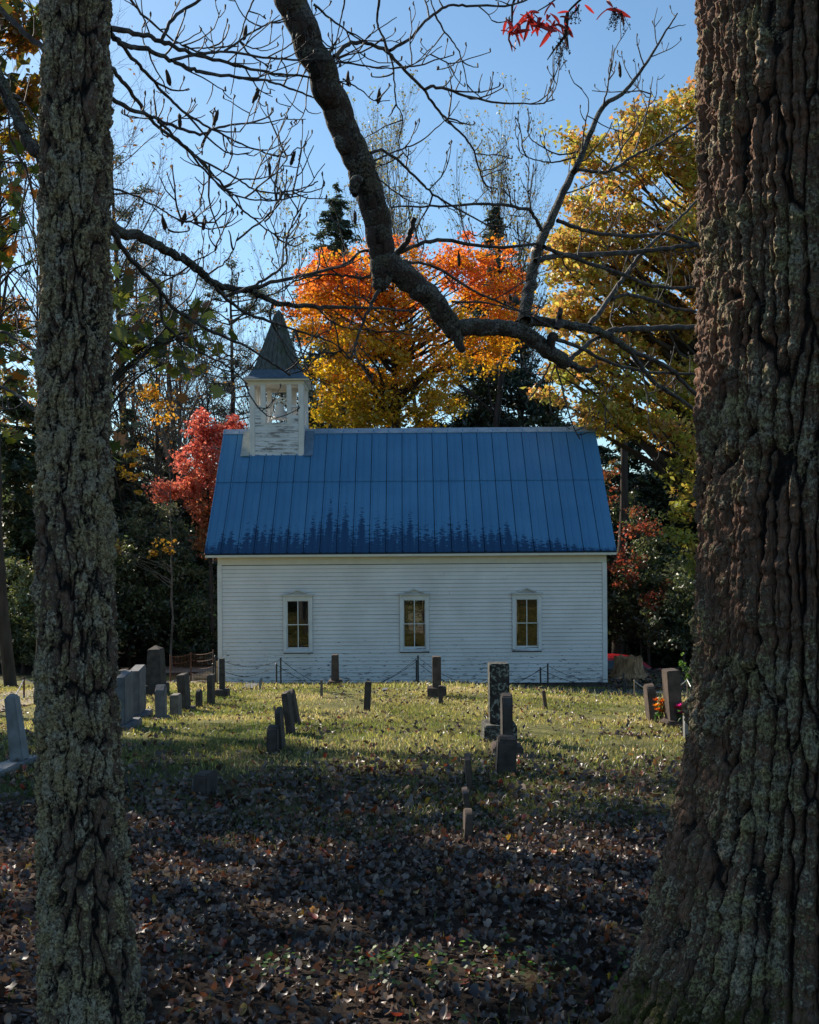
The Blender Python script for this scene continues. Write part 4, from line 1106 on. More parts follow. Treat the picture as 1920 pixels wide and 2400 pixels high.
for px, a, b, d0, d1, tw in [
    ([(1478, 822), (1504, 860), (1530, 893), (1556, 912), (1600, 940), (1660, 985)], 13, 8, 6.4, 7.0, .3),
    ([(1420, 783), (1440, 773), (1540, 770), (1637, 767), (1720, 770)], 15, 12, 6.3, 7.0, .3),
    ([(1478, 822), (1527, 842), (1575, 868), (1605, 900), (1670, 960)], 12, 9, 6.4, 7.0, .3),
    ([(1304, 796), (1362, 816), (1425, 848), (1512, 871), (1580, 876), (1660, 878)], 10, 6, 5.9, 6.8, .5),
    ([(1324, 850), (1350, 830), (1390, 797), (1411, 787)], 13, 9, 5.9, 6.3, 0),
    ([(1255, 612), (1300, 600), (1350, 598), (1480, 592), (1560, 582), (1650, 572)], 14, 10, 5.85, 6.8, .6),
    ([(1275, 578), (1300, 590), (1353, 607), (1440, 636), (1512, 665), (1580, 675), (1660, 672)], 10, 7, 5.9, 6.9, .5),
    ([(1306, 517), (1362, 538), (1411, 548), (1483, 553), (1556, 548), (1614, 567), (1680, 580)], 10, 7, 6.0, 6.9, .8),
    ([(1349, 397), (1426, 402), (1485, 365), (1548, 334), (1634, 278), (1700, 240)], 8, 5, 6.1, 6.8, .7),
    ([(1273, 540), (1250, 505), (1234, 491), (1154, 478), (1050, 482), (918, 486)], 9, 4, 5.9, 5.2, .5),
    ([(1262, 571), (1172, 580), (1102, 572), (1031, 563), (975, 575), (925, 598)], 6, 10, 5.9, 5.45, .4),
    ([(1382, 761), (1428, 700), (1466, 645), (1510, 587), (1556, 546), (1602, 503), (1660, 440)], 14, 5, 6.3, 7.2, .8),
    ([(1434, 700), (1469, 691), (1527, 703), (1585, 723), (1628, 730), (1700, 745)], 9, 6, 6.5, 7.2, .4),
    ([(1426, 402), (1470, 330), (1515, 265), (1530, 180)], 5, 2, 6.2, 6.6, .6),
    ([(1412, 254), (1425, 200), (1432, 150), (1436, 105)], 5, 2, 6.3, 6.3, .6),
    ([(1363, 365), (1370, 300), (1380, 240), (1362, 205)], 5, 2, 6.2, 6.1, .6),
    ([(1355, 355), (1310, 362), (1250, 330), (1235, 305)], 5, 2, 6.2, 6.0, .5),
    ([(1350, 368), (1290, 380), (1230, 365), (1210, 340)], 5, 2, 6.2, 6.0, .5),
    ([(1485, 360), (1510, 290), (1528, 215)], 4, 2, 6.3, 6.6, .3),
    ([(783, 132), (813, 104), (848, 99), (900, 115), (935, 150), (994, 212), (1022, 254), (1064, 296), (1102, 337), (1120, 383), (1137, 432), (1165, 442)], 11, 3, 4.9, 5.6, .5),
    ([(914, 118), (963, 87), (1018, 31), (1057, 12), (1100, 14), (1207, 10), (1260, -20)], 8, 4, 5.0, 5.6, .9),
    ([(897, -30), (884, 45), (898, 87), (915, 130), (924, 174), (928, 240), (945, 278), (935, 337), (960, 375)], 7, 2, 5.0, 5.2, .6),
    ([(994, 210), (1022, 203), (1100, 226), (1172, 240), (1259, 243), (1300, 233)], 8, 3, 5.1, 5.6, .9),
    ([(869, 358), (897, 353), (949, 390), (994, 435), (1032, 466), (1100, 504), (1189, 553)], 8, 3, 5.0, 5.6, .6),
    ([(879, 376), (935, 351), (987, 330), (1050, 275), (1077, 236)], 5, 2, 5.0, 5.3, .5),
    ([(735, 10), (796, 59), (848, 94), (870, 80), (930, 40)], 6, 2, 4.8, 5.0, .8),
    ([(789, 143), (848, 153), (917, 160), (970, 150), (1036, 108)], 5, 2, 4.9, 5.1, .9),
    ([(803, 184), (848, 212), (879, 236), (914, 235)], 4, 2, 4.9, 5.0, .6),
    ([(857, 395), (900, 430), (960, 470), (1010, 478)], 4, 2, 5.0, 5.2, .4),
    ([(1018, 31), (1040, 70), (1070, 110), (1085, 150), (1098, 215)], 5, 2, 5.2, 5.3, .9),
    ([(899, 665), (875, 704), (847, 763), (823, 839)], 12, 3, 5.4, 5.3, .7),
    ([(868, 650), (812, 648), (760, 642), (690, 660), (640, 690)], 7, 3, 5.4, 5.1, .5),
    ([(924, 612), (1004, 620), (1073, 658), (1125, 690), (1178, 711), (1247, 742), (1300, 770)], 8, 4, 5.4, 5.9, .4),
    ([(1059, 707), (1143, 711), (1212, 728), (1290, 750)], 6, 3, 5.5, 5.7, .3),
    ([(1290, 850), (1266, 900), (1231, 947)], 6, 3, 5.9, 5.8, .4), ([(1304, 857), (1321, 920), (1341, 993), (1360, 1030)], 5, 3, 5.9, 5.9, .4),
    ([(1300, 855), (1288, 905), (1292, 950)], 4, 2, 5.9, 5.9, .4), ([(1507, 874), (1518, 935), (1521, 990), (1545, 1050)], 4, 2, 6.5, 6.5, .4),
    ([(1310, 850), (1400, 930), (1450, 1000)], 4, 2, 5.9, 6.1, .6),
    # branches that leave the trunk itself, from the top down
    ([(258, 66), (334, 83), (378, 96), (445, 122), (538, 148), (640, 171), (716, 178), (760, 195)], 14, 4, 3.95, 5.0, .8),
    ([(378, 95), (408, 41), (467, 0), (560, -60)], 9, 6, 4.2, 4.5, .4),
    ([(258, 78), (293, 106), (341, 115), (401, 141), (441, 160), (482, 171), (594, 184), (640, 193), (674, 205), (730, 226)], 14, 4, 3.95, 5.0, .8),
    ([(401, 141), (464, 126), (538, 122), (640, 137), (709, 141), (760, 150)], 8, 4, 4.2, 4.9, .8),
    ([(527, 119), (594, 74), (640, 52), (690, 38)], 6, 3, 4.5, 4.8, .8),
    ([(270, 90), (323, 148), (356, 185), (401, 234), (445, 271), (501, 304), (556, 334), (604, 351), (656, 367), (690, 360)], 10, 3, 3.95, 5.0, .9),
    ([(250, 148), (289, 193), (323, 237), (356, 282), (408, 326), (464, 371), (516, 427), (556, 479), (594, 512), (631, 542), (660, 556), (690, 558)], 11, 3, 3.95, 5.2, .8),
    ([(250, 222), (297, 252), (341, 267), (390, 289), (464, 313), (519, 297), (594, 286)], 12, 4, 3.95, 4.8, .9),
    ([(371, 285), (434, 341), (471, 375), (538, 408), (587, 440), (640, 452), (709, 442), (745, 425)], 7, 3, 4.1, 4.9, .9),
    ([(440, 350), (500, 420), (560, 460), (640, 470), (720, 455)], 6, 3, 4.2, 4.9, .8),
    ([(280, -40), (330, 30), (395, 85), (440, 110), (500, 112), (560, 108)], 7, 3, 4.2, 4.8, .7),
    ([(620, -50), (585, 20), (560, 100), (545, 200), (540, 222)], 5, 2, 4.7, 4.7, .6),
    ([(812, -20), (800, 40), (790, 90), (785, 125)], 5, 2, 4.8, 4.8, .6),
    ([(232, 508), (277, 539), (339, 560), (395, 588), (444, 616), (485, 651), (531, 675), (583, 680), (618, 696), (670, 713), (739, 718), (800, 720), (864, 721), (969, 728)], 28, 4, 3.95, 6.4, .4),
    ([(583, 678), (635, 663), (722, 644), (800, 623), (847, 590), (880, 585)], 11, 5, 4.9, 5.4, .6),
    ([(527, 696), (583, 675), (625, 651), (670, 616), (670, 574), (687, 518), (722, 459)], 9, 3, 4.8, 5.0, .6),
    ([(489, 656), (531, 699), (576, 734), (645, 758), (722, 783), (785, 807), (830, 850)], 10, 3, 4.6, 5.6, .7),
    ([(250, 528), (287, 581), (329, 630), (367, 671), (395, 710), (444, 748), (496, 776), (565, 807), (635, 849), (680, 880)], 15, 4, 3.95, 5.3, .7),
    ([(377, 690), (381, 748), (409, 783), (461, 821), (531, 856), (580, 900)], 9, 3, 4.4, 4.9, .6),
    ([(640, 705), (632, 740), (655, 790), (700, 850)], 8, 2, 5.1, 5.2, .4),
    ([(739, 718), (790, 760), (850, 772), (920, 750)], 5, 2, 5.4, 5.8, .5),
    ([(444, 616), (500, 590), (520, 560)], 4, 2, 4.6, 4.5, .8), ([(485, 645), (540, 600), (560, 545)], 5, 2, 4.7, 4.6, .8),
    ([(200, 425), (250, 437), (300, 452), (350, 475), (400, 505), (430, 520), (456, 520), (480, 528)], 6, 3, 3.95, 4.7, .6),
    ([(430, 520), (455, 500), (480, 470)], 3, 2, 4.6, 4.6, .3), ([(350, 475), (383, 512), (395, 540)], 3, 2, 4.5, 4.5, .3),
    ([(690, 715), (660, 640), (640, 560), (610, 500)], 3, 2, 5.2, 5.0, .5),
    ([(160, 175), (100, 115), (44, 62), (0, 21), (-40, -10)], 16, 12, 3.9, 4.0, .8),
    ([(150, 420), (100, 372), (62, 318), (31, 255), (0, 182), (-40, 100)], 30, 24, 3.9, 3.8, .2),
    ([(20, 235), (23, 312), (49, 377), (62, 400), (50, 520), (60, 620)], 5, 3, 3.85, 4.0, .3),
    ([(140, 330), (86, 280), (50, 230), (0, 215), (-40, 212)], 7, 5, 3.9, 4.2, .8),
    ([(150, 1000), (80, 960), (40, 925), (0, 905), (-30, 890)], 8, 7, 3.9, 4.1, .4), ([(150, 850), (78, 820), (30, 790), (-20, 770)], 8, 7, 3.9, 4.1, .4),
]:
    B(px, a, b, d0, d1, lb, twigs=tw)

# fine upturned twigs and seed pods along those branches
rg = np.random.default_rng(21)
S, Dn, Ln, R0 = [], [], [], []
for pts, w, dens in twig_src:
    seg = np.linalg.norm(np.diff(pts, axis=0), axis=1); L = seg.sum()
    nt = int(L * 9.5 * dens) + 1
    for _ in range(nt):
        t = rg.uniform(.22, .99) * (len(pts) - 1); i = min(int(t), len(pts) - 2); f = t - i
        p = pts[i] * (1 - f) + pts[i + 1] * f; tg = nrm(pts[i + 1] - pts[i])
        side = nrm(np.cross(tg, [0, 1, 0])) * rg.choice([-1, 1]); a = rg.normal(.85, .25)
        dv = tg * math.cos(a) + (side * .9 + rg.normal(0, .45, 3) * (1, .8, 1)) * math.sin(a)
        S.append(p); Dn.append(dv); Ln.append(np.clip(rg.lognormal(-1.75, .5), .06, .42)); R0.append(.0034 if rg.random() < .7 else .0045)
S, Dn, Ln, R0 = map(np.array, (S, Dn, Ln, R0))
pts1, rad1 = grow(S, Dn, Ln, R0, R0 * .55, 7, .17, .15, rg)
long_ = Ln > .13
st2, dr2, ln2, r2 = spawn(pts1[long_], rad1[long_], 2, .3, .95, .8, .5, rg, .0024, .8)
pts2, rad2 = grow(st2, dr2, ln2, r2, r2 * .7, 5, .16, .22, rg)
tw = Acc()
for p_, r_ in ((pts1, rad1), (pts2, rad2)):
    V, F = tubes(p_, r_, 4); tw.add(V, F)
tips = np.concatenate([pts1[:, -1], pts2[:, -1]])
bud = rg.choice(len(tips), 500, replace=False)
bp = np.stack([tips[bud], tips[bud] + rg.normal(0, .004, (500, 3)) + (0, 0, .012), tips[bud] + (0, 0, .02)], 1)
V, F = tubes(bp, np.tile([.003, .0045, .001], (500, 1)), 4); tw.add(V, F)
tag(tw.obj("twigs", M['twig'], ltree), kind="stuff")
M['pod'] = simple("dark_seed_pod", (.07, .045, .03), .8, .2, (.03, .02, .015), 60)
for (px, py, d) in [(394, 180, 4.2), (421, 282, 4.25), (507, 274, 4.5), (600, 225, 4.7), (575, 75, 4.6),
                    (431, 510, 4.6), (456, 510, 4.66), (479, 520, 4.68), (687, 370, 5.0), (816, 182, 5.0), (888, 224, 5.0), (1453, 162, 6.4), (1076, 605, 5.7), (632, 398, 4.8), (832, 508, 5.1), (383, 520, 4.5)]:
    c = P(px, py, d); h = .027 * d / 4.6; q = nrm(np.array([rg.normal(0, .25), rg.normal(0, .25), 1]))
    pp = np.stack([c - q * h * 1.3, c - q * h * .9, c - q * h * .3, c + q * h * .3, c + q * h * .8, c + q * h * 1.15])
    V, F = tubes(pp[None], np.array([[.002, .007, .0095, .008, .005, .0012]]), 7)
    V = V + rg.normal(0, .0016, V.shape)
    ob_np("seed_pod", V, F, M['pod'], ltree)

# ------------------------------------------------------------------ woods
def blob(px, py, rx, ry, d, rd=None):
    c = P(px, py, d); k = d / F_PX
    return np.array([*c, rx * k, rd if rd else (rx + ry) / 2 * k, ry * k])

def clusters(blobs, n, rng, shell=2.6):
    B = np.asarray(blobs); v = (B[:, 3] * B[:, 4] * B[:, 5]) ** .62; bi = rng.choice(len(B), n, p=v / v.sum())
    u = nrm(rng.normal(size=(n, 3))) * (rng.random(n) ** (1 / shell))[:, None]
    return B[bi, :3] + u * B[bi, 3:], u, bi

def limbs_to(acc, trunk_pts, trunk_r, targets, rng, r0=.05, k=4, lift=.18):
    """curved limbs from the trunk up and out to the crown's leaf clusters"""
    zt = trunk_pts[:, 2]
    d = np.hypot(targets[:, 0] - trunk_pts[-1, 0], targets[:, 1] - trunk_pts[-1, 1])
    za = np.clip(targets[:, 2] - d * rng.uniform(.35, .9, len(targets)), zt[0] + .25 * (zt[-1] - zt[0]), zt[-1])
    A = np.stack([np.interp(za, zt, trunk_pts[:, c]) for c in range(3)], -1)
    m = A * .45 + targets * .55 + np.array([0, 0, 1]) * d[:, None] * lift * .4 + rng.normal(0, .12, A.shape) * d[:, None] * .5
    t = np.linspace(0, 1, 8)[None, :, None]
    pts = A[:, None] * (1 - t) ** 2 + 2 * m[:, None] * t * (1 - t) + targets[:, None] * t * t
    pts[:, 1:-1] += rng.normal(0, .05, (len(A), 6, 3))
    ra = np.minimum(np.interp(za, zt, trunk_r) * .6, r0 + .018 * d)
    rad = ra[:, None] * (1 - np.linspace(0, 1, 8)[None] * .9)
    V, F = tubes(pts, rad, k); acc.add(V, F)

GAPS = [(px, py, r) for px, py, r in [(600, 1985, .16), (660, 1992, .18), (720, 1996, .17), (780, 2002, .13), (330, 2050, .17), (400, 2056, .16), (470, 2062, .12), (1110, 1988, .13), (1190, 1990, .17), (1270, 1992, .18), (1350, 1996, .18), (1430, 1998, .17),
    (1210, 2068, .15), (1290, 2078, .18), (1370, 2086, .16), (560, 2056, .12), (640, 2140, .12), (760, 2165, .13), (700, 2275, .14), (790, 2285, .13), (1060, 2262, .14), (1150, 2270, .13), (1000, 1905, .12), (1330, 1850, .25), (1420, 1855, .28), (1250, 1800, .30), (1380, 1790, .35), (330, 1930, .14), (90, 2010, .18), (40, 2080, .16), (150, 2190, .12)]]
GAP_P = [(ground_hit(px, py), r * 1.6) for px, py, r in GAPS]
def sun_gap(pos):  # drops leaves along sun rays so light patches land on chosen ground spots
    keep = np.ones(len(pos), bool)
    for g_, r in GAP_P:
        d = pos - g_; t = d @ SUN_V
        keep &= np.linalg.norm(d - t[:, None] * SUN_V, axis=1) > r
    return keep
def leafy_tree(name, label, foot, top, r, blobs, ncl, per, crad, lsize, palette, seed, mat='leaf', bark='bark_grey', group=None, shell=2.6, flat=.5, cat="tree", gaps=False, nl=70, zflat=.62, lean=None, colrange=None, asp=.6):
    rng = np.random.default_rng(seed)
    foot = np.array([foot[0], foot[1], float(gz(*foot)) - .15])
    root = empty(name, foot, label, cat, group)
    B = np.asarray(blobs)
    tp = np.array(top); n = 12; t = np.linspace(0, 1, n)[:, None]
    tpts = foot * (1 - t) + tp * t + np.cumsum(rng.normal(0, .035, (n, 3)), 0) * (t > 0); tr = r * (1 - .82 * t[:, 0])
    tr[0] *= 1.35
    ta = Acc(); V, F = tubes(tpts[None], tr[None], 9); ta.add(V, F)
    C, u, bi = clusters(B, ncl, rng, shell)
    sel = rng.choice(ncl, min(nl, ncl), replace=False)
    limbs_to(ta, tpts, tr, C[sel], rng, k=4)
    ta.obj("trunk", M[bark], root, smooth=True)
    cr = crad * rng.uniform(.6, 1.35, ncl)
    ci = np.repeat(np.arange(ncl), per); m = len(ci)
    off = rng.normal(size=(m, 3)); off = off / np.maximum(np.linalg.norm(off, axis=1, keepdims=True), 1e-6) * (rng.random(m) ** .5)[:, None]
    pos = C[ci] + off * cr[ci][:, None] * (1, 1, zflat)
    if gaps: kp = sun_gap(pos); pos, ci, m = pos[kp], ci[kp], int(kp.sum())
    z0, z1 = colrange or (B[:, 2] - B[:, 5]).min(), (B[:, 2] + B[:, 5]).max() if colrange is None else 0
    if colrange: z0, z1 = colrange
    tt = (pos[:, 2] - z0) / (z1 - z0) + rng.normal(0, .20, ncl)[ci] + rng.normal(0, .10, m)
    col = pal(palette, tt, rng, .22)
    V, F = leaf_quads(pos, lsize * rng.uniform(.6, 1.3, m), rng, flat, asp)
    ob_np("crown", V, F, M[mat], root, col=np.repeat(col, 4, 0))
    return root

def conifer(name, label, x, y, ztop, rbase, seed, z_first=.12, dens=1.0, col=((.018, .034, .016), (.030, .050, .020)), droop=-.12, pwr=.9, spray=.34, r=.2, group=None, gap=0, upper=None):
    rng = np.random.default_rng(seed)
    z0 = float(gz(x, y)) - .15; H = ztop - z0
    root = empty(name, (x, y, z0), label, "tree", group)
    n = 9; t = np.linspace(0, 1, n)[:, None]; tp = np.array([x, y, z0]) * (1 - t) + np.array([x + rng.normal(0, .15), y, ztop]) * t
    ta = Acc(); V, F = tubes(tp[None], (r * (1 - .93 * t[:, 0]))[None], 8); ta.add(V, F)
    nb = int(H * 9 * dens)
    zf = rng.uniform(z_first, 1, nb) ** .9
    L = rbase * (np.maximum(1 - zf, .012) ** pwr) * rng.uniform(.6, 1.15, nb)
    if upper: L = np.where(zf > upper, L, L * rng.uniform(0, .6, nb))
    az = rng.uniform(0, 2 * math.pi, nb)
    st = np.stack([np.full(nb, x), np.full(nb, y), z0 + zf * H], -1)
    dr = np.stack([np.cos(az), np.sin(az), np.full(nb, .12)], -1)
    pts, rad = grow(st, dr, L, .012 + L * .012, np.full(nb, .004), 7, .07, droop, rng)
    V, F = tubes(pts, rad, 3); ta.add(V, F); ta.obj("trunk", M['bark_dark'], root, smooth=True)
    per = np.maximum((L * 80 * dens).astype(int), 8); bi = np.repeat(np.arange(nb), per); m = len(bi)
    tt = rng.random(m) ** .75 * 5.999; i = tt.astype(int); f = (tt - i)[:, None]
    c = pts[bi, i] * (1 - f) + pts[bi, i + 1] * f
    lat = rng.normal(0, 1, (m, 3)) * (L[bi] * .10 + .05)[:, None] * (1, 1, .35)
    V, F = leaf_quads(c + lat, spray * rng.uniform(.5, 1.3, m), rng, .9, .30)
    C = pal(col, rng.random(m), rng, .25)
    ob_np("crown", V, F, M['needle'], root, col=np.repeat(C, 4, 0))
    return root

def bare_tree(name, label, x, y, ztop, r, seed, spread=.5, leaves=None, nl=0, bark='bark_grey', per=(11, 7, 6), group=None, up=.10, lsize=.12, first=.35):
    rng = np.random.default_rng(seed)
    z0 = float(gz(x, y)) - .15; H = ztop - z0
    root = empty(name, (x, y, z0), label, "tree", group)
    p0, r0 = grow(np.array([[x, y, z0]]), np.array([[rng.normal(0, .05), rng.normal(0, .05), 1]]), [H], [r], [.02], 14, .035, .04, rng)
    ta = Acc(); V, F = tubes(p0, r0, 8); ta.add(V, F)
    p, q = p0, r0; tips = []
    for lv, k in enumerate(per):
        s, d, l, rr = spawn(p, q, k, (first if lv == 0 else .2), .98, spread + .12 * lv, (.38, .48, .45, .5)[lv], rng, .006, .55)
        p, q = grow(s, d, l, rr, rr * .3 + .002, (9, 7, 5, 4)[lv], .10, up, rng)
        V, F = tubes(p, q, (5, 4, 3, 3)[lv]); ta.add(V, F)
    ta.obj("trunk", M[bark], root, smooth=True)
    if nl:
        tp = p[:, -2:].reshape(-1, 3); k = rng.integers(0, len(tp), nl); c = tp[k] + rng.normal(0, .10, (nl, 3))
        V, F = leaf_quads(c, lsize * rng.uniform(.6, 1.3, nl), rng, .3, .7)
        ob_np("crown", V, F, M['leaf'], root, col=np.repeat(pal(leaves, rng.random(nl), rng, .25), 4, 0))
    return root

# maple behind the roof: gold below, orange and red on top
MAPLE = [(.42, .30, .016), (.60, .36, .015), (.74, .38, .014), (.80, .30, .014), (.80, .21, .022), (.76, .16, .026)]
md = 44
leafy_tree("maple_tree", "large maple glowing orange-red on top and gold below, rising behind the church roof", (-.3, md), P(930, 640, md), .30,
    [blob(790, 720, 120, 120, md, 2.2), blob(930, 640, 85, 105, md), blob(1120, 640, 95, 105, md + 1), blob(840, 860, 130, 95, md - 1, 2.2), blob(1000, 800, 140, 130, md, 2.4), blob(1190, 690, 60, 70, md + 1, 1.3), blob(800, 960, 110, 55, md - 2, 1.8), blob(980, 960, 130, 60, md - 1, 2.0), blob(780, 640, 70, 55, md, 1.3), blob(1160, 800, 70, 80, md + 1, 1.5), blob(745, 680, 50, 60, md, 1.2)],
    480, 64, .60, .17, MAPLE, 11, nl=120, bark='bark_dark', colrange=(P(0, 1010, md)[2], P(0, 535, md)[2]))
conifer("spruce_tree", "tall dark spruce with a narrow tip left of the maple", *P(790, 430, 60)[:2], P(790, 428, 60)[2], 7.6, 12, z_first=.1, pwr=.85, spray=.36, dens=.95, col=((.05, .075, .05), (.09, .12, .075)))
conifer("hemlock_tree", "dark evergreen whose top shows just above the maple's orange right shoulder", *P(1158, 500, 58)[:2], P(1158, 480, 58)[2], 7.0, 13, spray=.36, dens=.9, pwr=.8, col=((.04, .06, .04), (.07, .095, .055)))
POP = [(.10, .11, .03), (.22, .20, .05), (.30, .24, .06)]
for k_, (px, pt, d, lb_) in enumerate([(1035, 372, 66, "tallest slender grey tulip tree with a sparse leafy tip above the maple"), (930, 440, 68, "thin grey tulip tree between the spruce and the tallest tulip tree"),
                                  (1150, 412, 67, "slender tulip tree standing right of the tallest one, above the maple's right shoulder"), (1215, 520, 64, "lower wispy grey tulip tree at the maple's right edge")]):
    c = P(px, pt, d); bare_tree("tulip_tree", lb_, c[0], c[1], c[2], .20, 40 + k_, .33, POP, 1500, per=(16, 9, 6), up=.16, group="tulip trees behind the maple", lsize=.16, first=.5)
c = P(700, 600, 64); bare_tree("bare_tree", "wispy half-bare tree just left of the spruce", c[0], c[1], c[2], .12, 47, .4, POP, 1300, per=(12, 8, 5), up=.1, lsize=.15)

# the big yellow-green oak on the right
OAK = [(.26, .27, .045), (.44, .39, .055), (.56, .44, .065), (.58, .35, .075), (.46, .20, .06), (.32, .33, .05), (.58, .45, .08)]
od = 34
leafy_tree("oak_tree", "huge oak with yellow-green and rusty leaves filling the sky beside the furrowed trunk", (10.2, 35.5), P(1700, 330, 35.5), .42,
    [blob(1440, 380, 110, 90, od), blob(1570, 330, 110, 120, od), blob(1400, 520, 110, 90, od, 2.2), blob(1560, 530, 130, 130, od), blob(1380, 680, 110, 110, od, 2.2), blob(1540, 720, 130, 120, od), blob(1330, 600, 70, 60, od, 1.2), blob(1320, 740, 60, 60, od, 1.2), blob(1310, 890, 60, 60, od - 1, 1.1), blob(1400, 780, 60, 60, od, 1.2), blob(1370, 860, 60, 50, od - 1, 1.2), blob(1500, 930, 60, 50, od - 1, 1.2), blob(1430, 1000, 50, 40, od - 1, 1.), blob(1440, 850, 90, 70, od - 1, 1.5), blob(1600, 900, 90, 90, od),
     blob(1560, 1010, 80, 60, od - 1, 1.2), blob(1620, 1130, 60, 80, od - 1, 1.1), blob(1600, 1220, 40, 60, od - 1, .9), blob(1390, 960, 60, 50, od - 1, 1), blob(1640, 1310, 30, 50, od - 1, .7), blob(1640, 250, 80, 80, od, 1.3), blob(1700, 600, 150, 300, od + 1), blob(1620, 380, 60, 90, od), blob(1350, 350, 60, 50, od, 1.0), blob(1500, 300, 60, 50, od, 1.0)],
    760, 48, .50, .18, OAK, 17, nl=170, bark='bark_dark', asp=.62)
# red tree left of the church
RED = [(.34, .16, .05), (.56, .19, .09), (.66, .19, .11), (.64, .15, .10)]
rdp = 39
leafy_tree("red_maple", "coral red small maple against the church's end, left of the roof", P(500, 1300, rdp)[:2], P(480, 1040, rdp), .10,
    [blob(490, 1020, 55, 40, rdp), blob(475, 1090, 70, 60, rdp, 1.1), blob(420, 1140, 60, 32, rdp - .5, .7), blob(490, 1170, 55, 60, rdp, 1), blob(385, 1160, 30, 25, rdp - .6, .5), blob(500, 1250, 40, 60, rdp, .8), blob(545, 1000, 22, 24, rdp, .5), blob(470, 985, 20, 25, rdp, .4)],
    230, 46, .32, .13, RED, 19, nl=60, bark='bark_dark', colrange=(P(0, 1300, rdp)[2], P(0, 1060, rdp)[2]))

# pine with flat open boughs by the belfry, and hardwoods without leaves round it
def pine(x, y, ztop, label, seed, boughs):
    rng = np.random.default_rng(seed); z0 = float(gz(x, y)) - .15
    root = empty("pine_tree", (x, y, z0), label, "tree")
    p0, r0 = grow(np.array([[x, y, z0]]), np.array([[0.0, 0, 1]]), [ztop - z0], [.30], [.05], 14, .03, .03, rng)
    ta = Acc(); V, F = tubes(p0, r0, 9); ta.add(V, F)
    zc = p0[0, :, 2]; NP = []
    for _ in range(boughs):
        zz = rng.uniform(.50, 1.0); z = z0 + (ztop - z0) * zz; s = np.array([[np.interp(z, zc, p0[0, :, c]) for c in range(3)]])
        L = rng.uniform(1.6, 4.4) * (1.25 - zz * .75) * (1.3 if y > 60 else 1); az = rng.uniform(0, 2 * math.pi)
        p, q = grow(s, np.array([[math.cos(az), math.sin(az), rng.uniform(-.1, .45)]]), [L], [.055], [.015], 9, .10, .02, rng)
        V, F = tubes(p, q, 5); ta.add(V, F)
        s2, d2, l2, r2_ = spawn(p, q, 10, .35, 1, .7, .3, rng, .008); p2, q2 = grow(s2, d2, l2, r2_, r2_ * .4, 5, .1, .08, rng)
        V, F = tubes(p2, q2, 3); ta.add(V, F)
        e = p2[:, 2:].reshape(-1, 3); c = e[rng.integers(0, len(e), 200)] + rng.normal(0, .15, (200, 3)) * (1, 1, .45); NP.append(c)
    ta.obj("trunk", M['bark_dark'], root, smooth=True)
    c = np.concatenate(NP); V, F = leaf_quads(c, .30 * rng.uniform(.5, 1.2, len(c)), rng, .8, .22)
    ob_np("crown", V, F, M['needle'], root, col=np.repeat(pal([(.035, .055, .032), (.07, .09, .045), (.10, .11, .06)], rng.random(len(c)), rng, .2), 4, 0))
c = P(530, 680, 66); pine(c[0], c[1], c[2], "open-crowned pine with a dark straight trunk just left of the belfry", 61, 46)
c = P(420, 740, 66); pine(c[0], c[1], c[2], "grey-green pine halfway between the lichen-covered trunk and the belfry", 64, 36)
c = P(318, 400, 58); pine(c[0], c[1], c[2], "tall pine showing its needles beside the top half of the lichen-covered trunk", 62, 26)
c = P(655, 770, 70); pine(c[0], c[1], c[2], "distant pine behind the spire's tip", 63, 20)
for k_, (px, pt, d, lb_) in enumerate([(300, 520, 54, "leafless grey tree right beside the lichen-covered trunk"), (390, 640, 60, "leafless tree halfway between the lichen-covered trunk and the belfry"), (450, 740, 62, "thin leafless tree behind the open-crowned pine"),
        (575, 830, 66, "low leafless tree behind the belfry"), (350, 720, 48, "leafless tree with rusty leaf remnants above the dark evergreens"), (240, 420, 62, "leafless tree mostly hidden by the lichen-covered trunk"),
        (1090, 800, 58, "dark leafless tree in the gap below the maple"), (1190, 790, 60, "leafless tree in the gap between maple and oak"), (420, 880, 50, "short leafless tree above the coral red maple"), (610, 870, 60, "leafless tree right of the belfry, under the maple"), (30, 150, 50, "leafless tree at the left edge behind yellow leaves"), (130, 200, 58, "tall leafless tree hidden behind the lichen-covered trunk"), (330, 840, 44, "twiggy tree with rusty leaves low beside the lichen-covered trunk"), (440, 800, 47, "twiggy grey tree above the coral red maple"), (270, 700, 50, "twiggy tree close to the lichen-covered trunk below its big bough"), (500, 860, 54, "twiggy grey tree left of the belfry's base"), (640, 900, 50, "twiggy grey tree between the belfry and the maple")]):
    c = P(px, pt, d); bare_tree("bare_tree", lb_, c[0], c[1], c[2], .15 if k_ != 6 else .2, 70 + k_, .55, [(.22, .09, .02), (.30, .16, .02), (.12, .06, .02)], 420 if k_ in (0, 1, 4, 10, 12, 13, 14) else 80, per=(14, 9, 6), up=.06, group="leafless hardwoods behind the church", lsize=.14, bark='bark_grey' if k_ % 2 else 'bark_dark', first=.3)

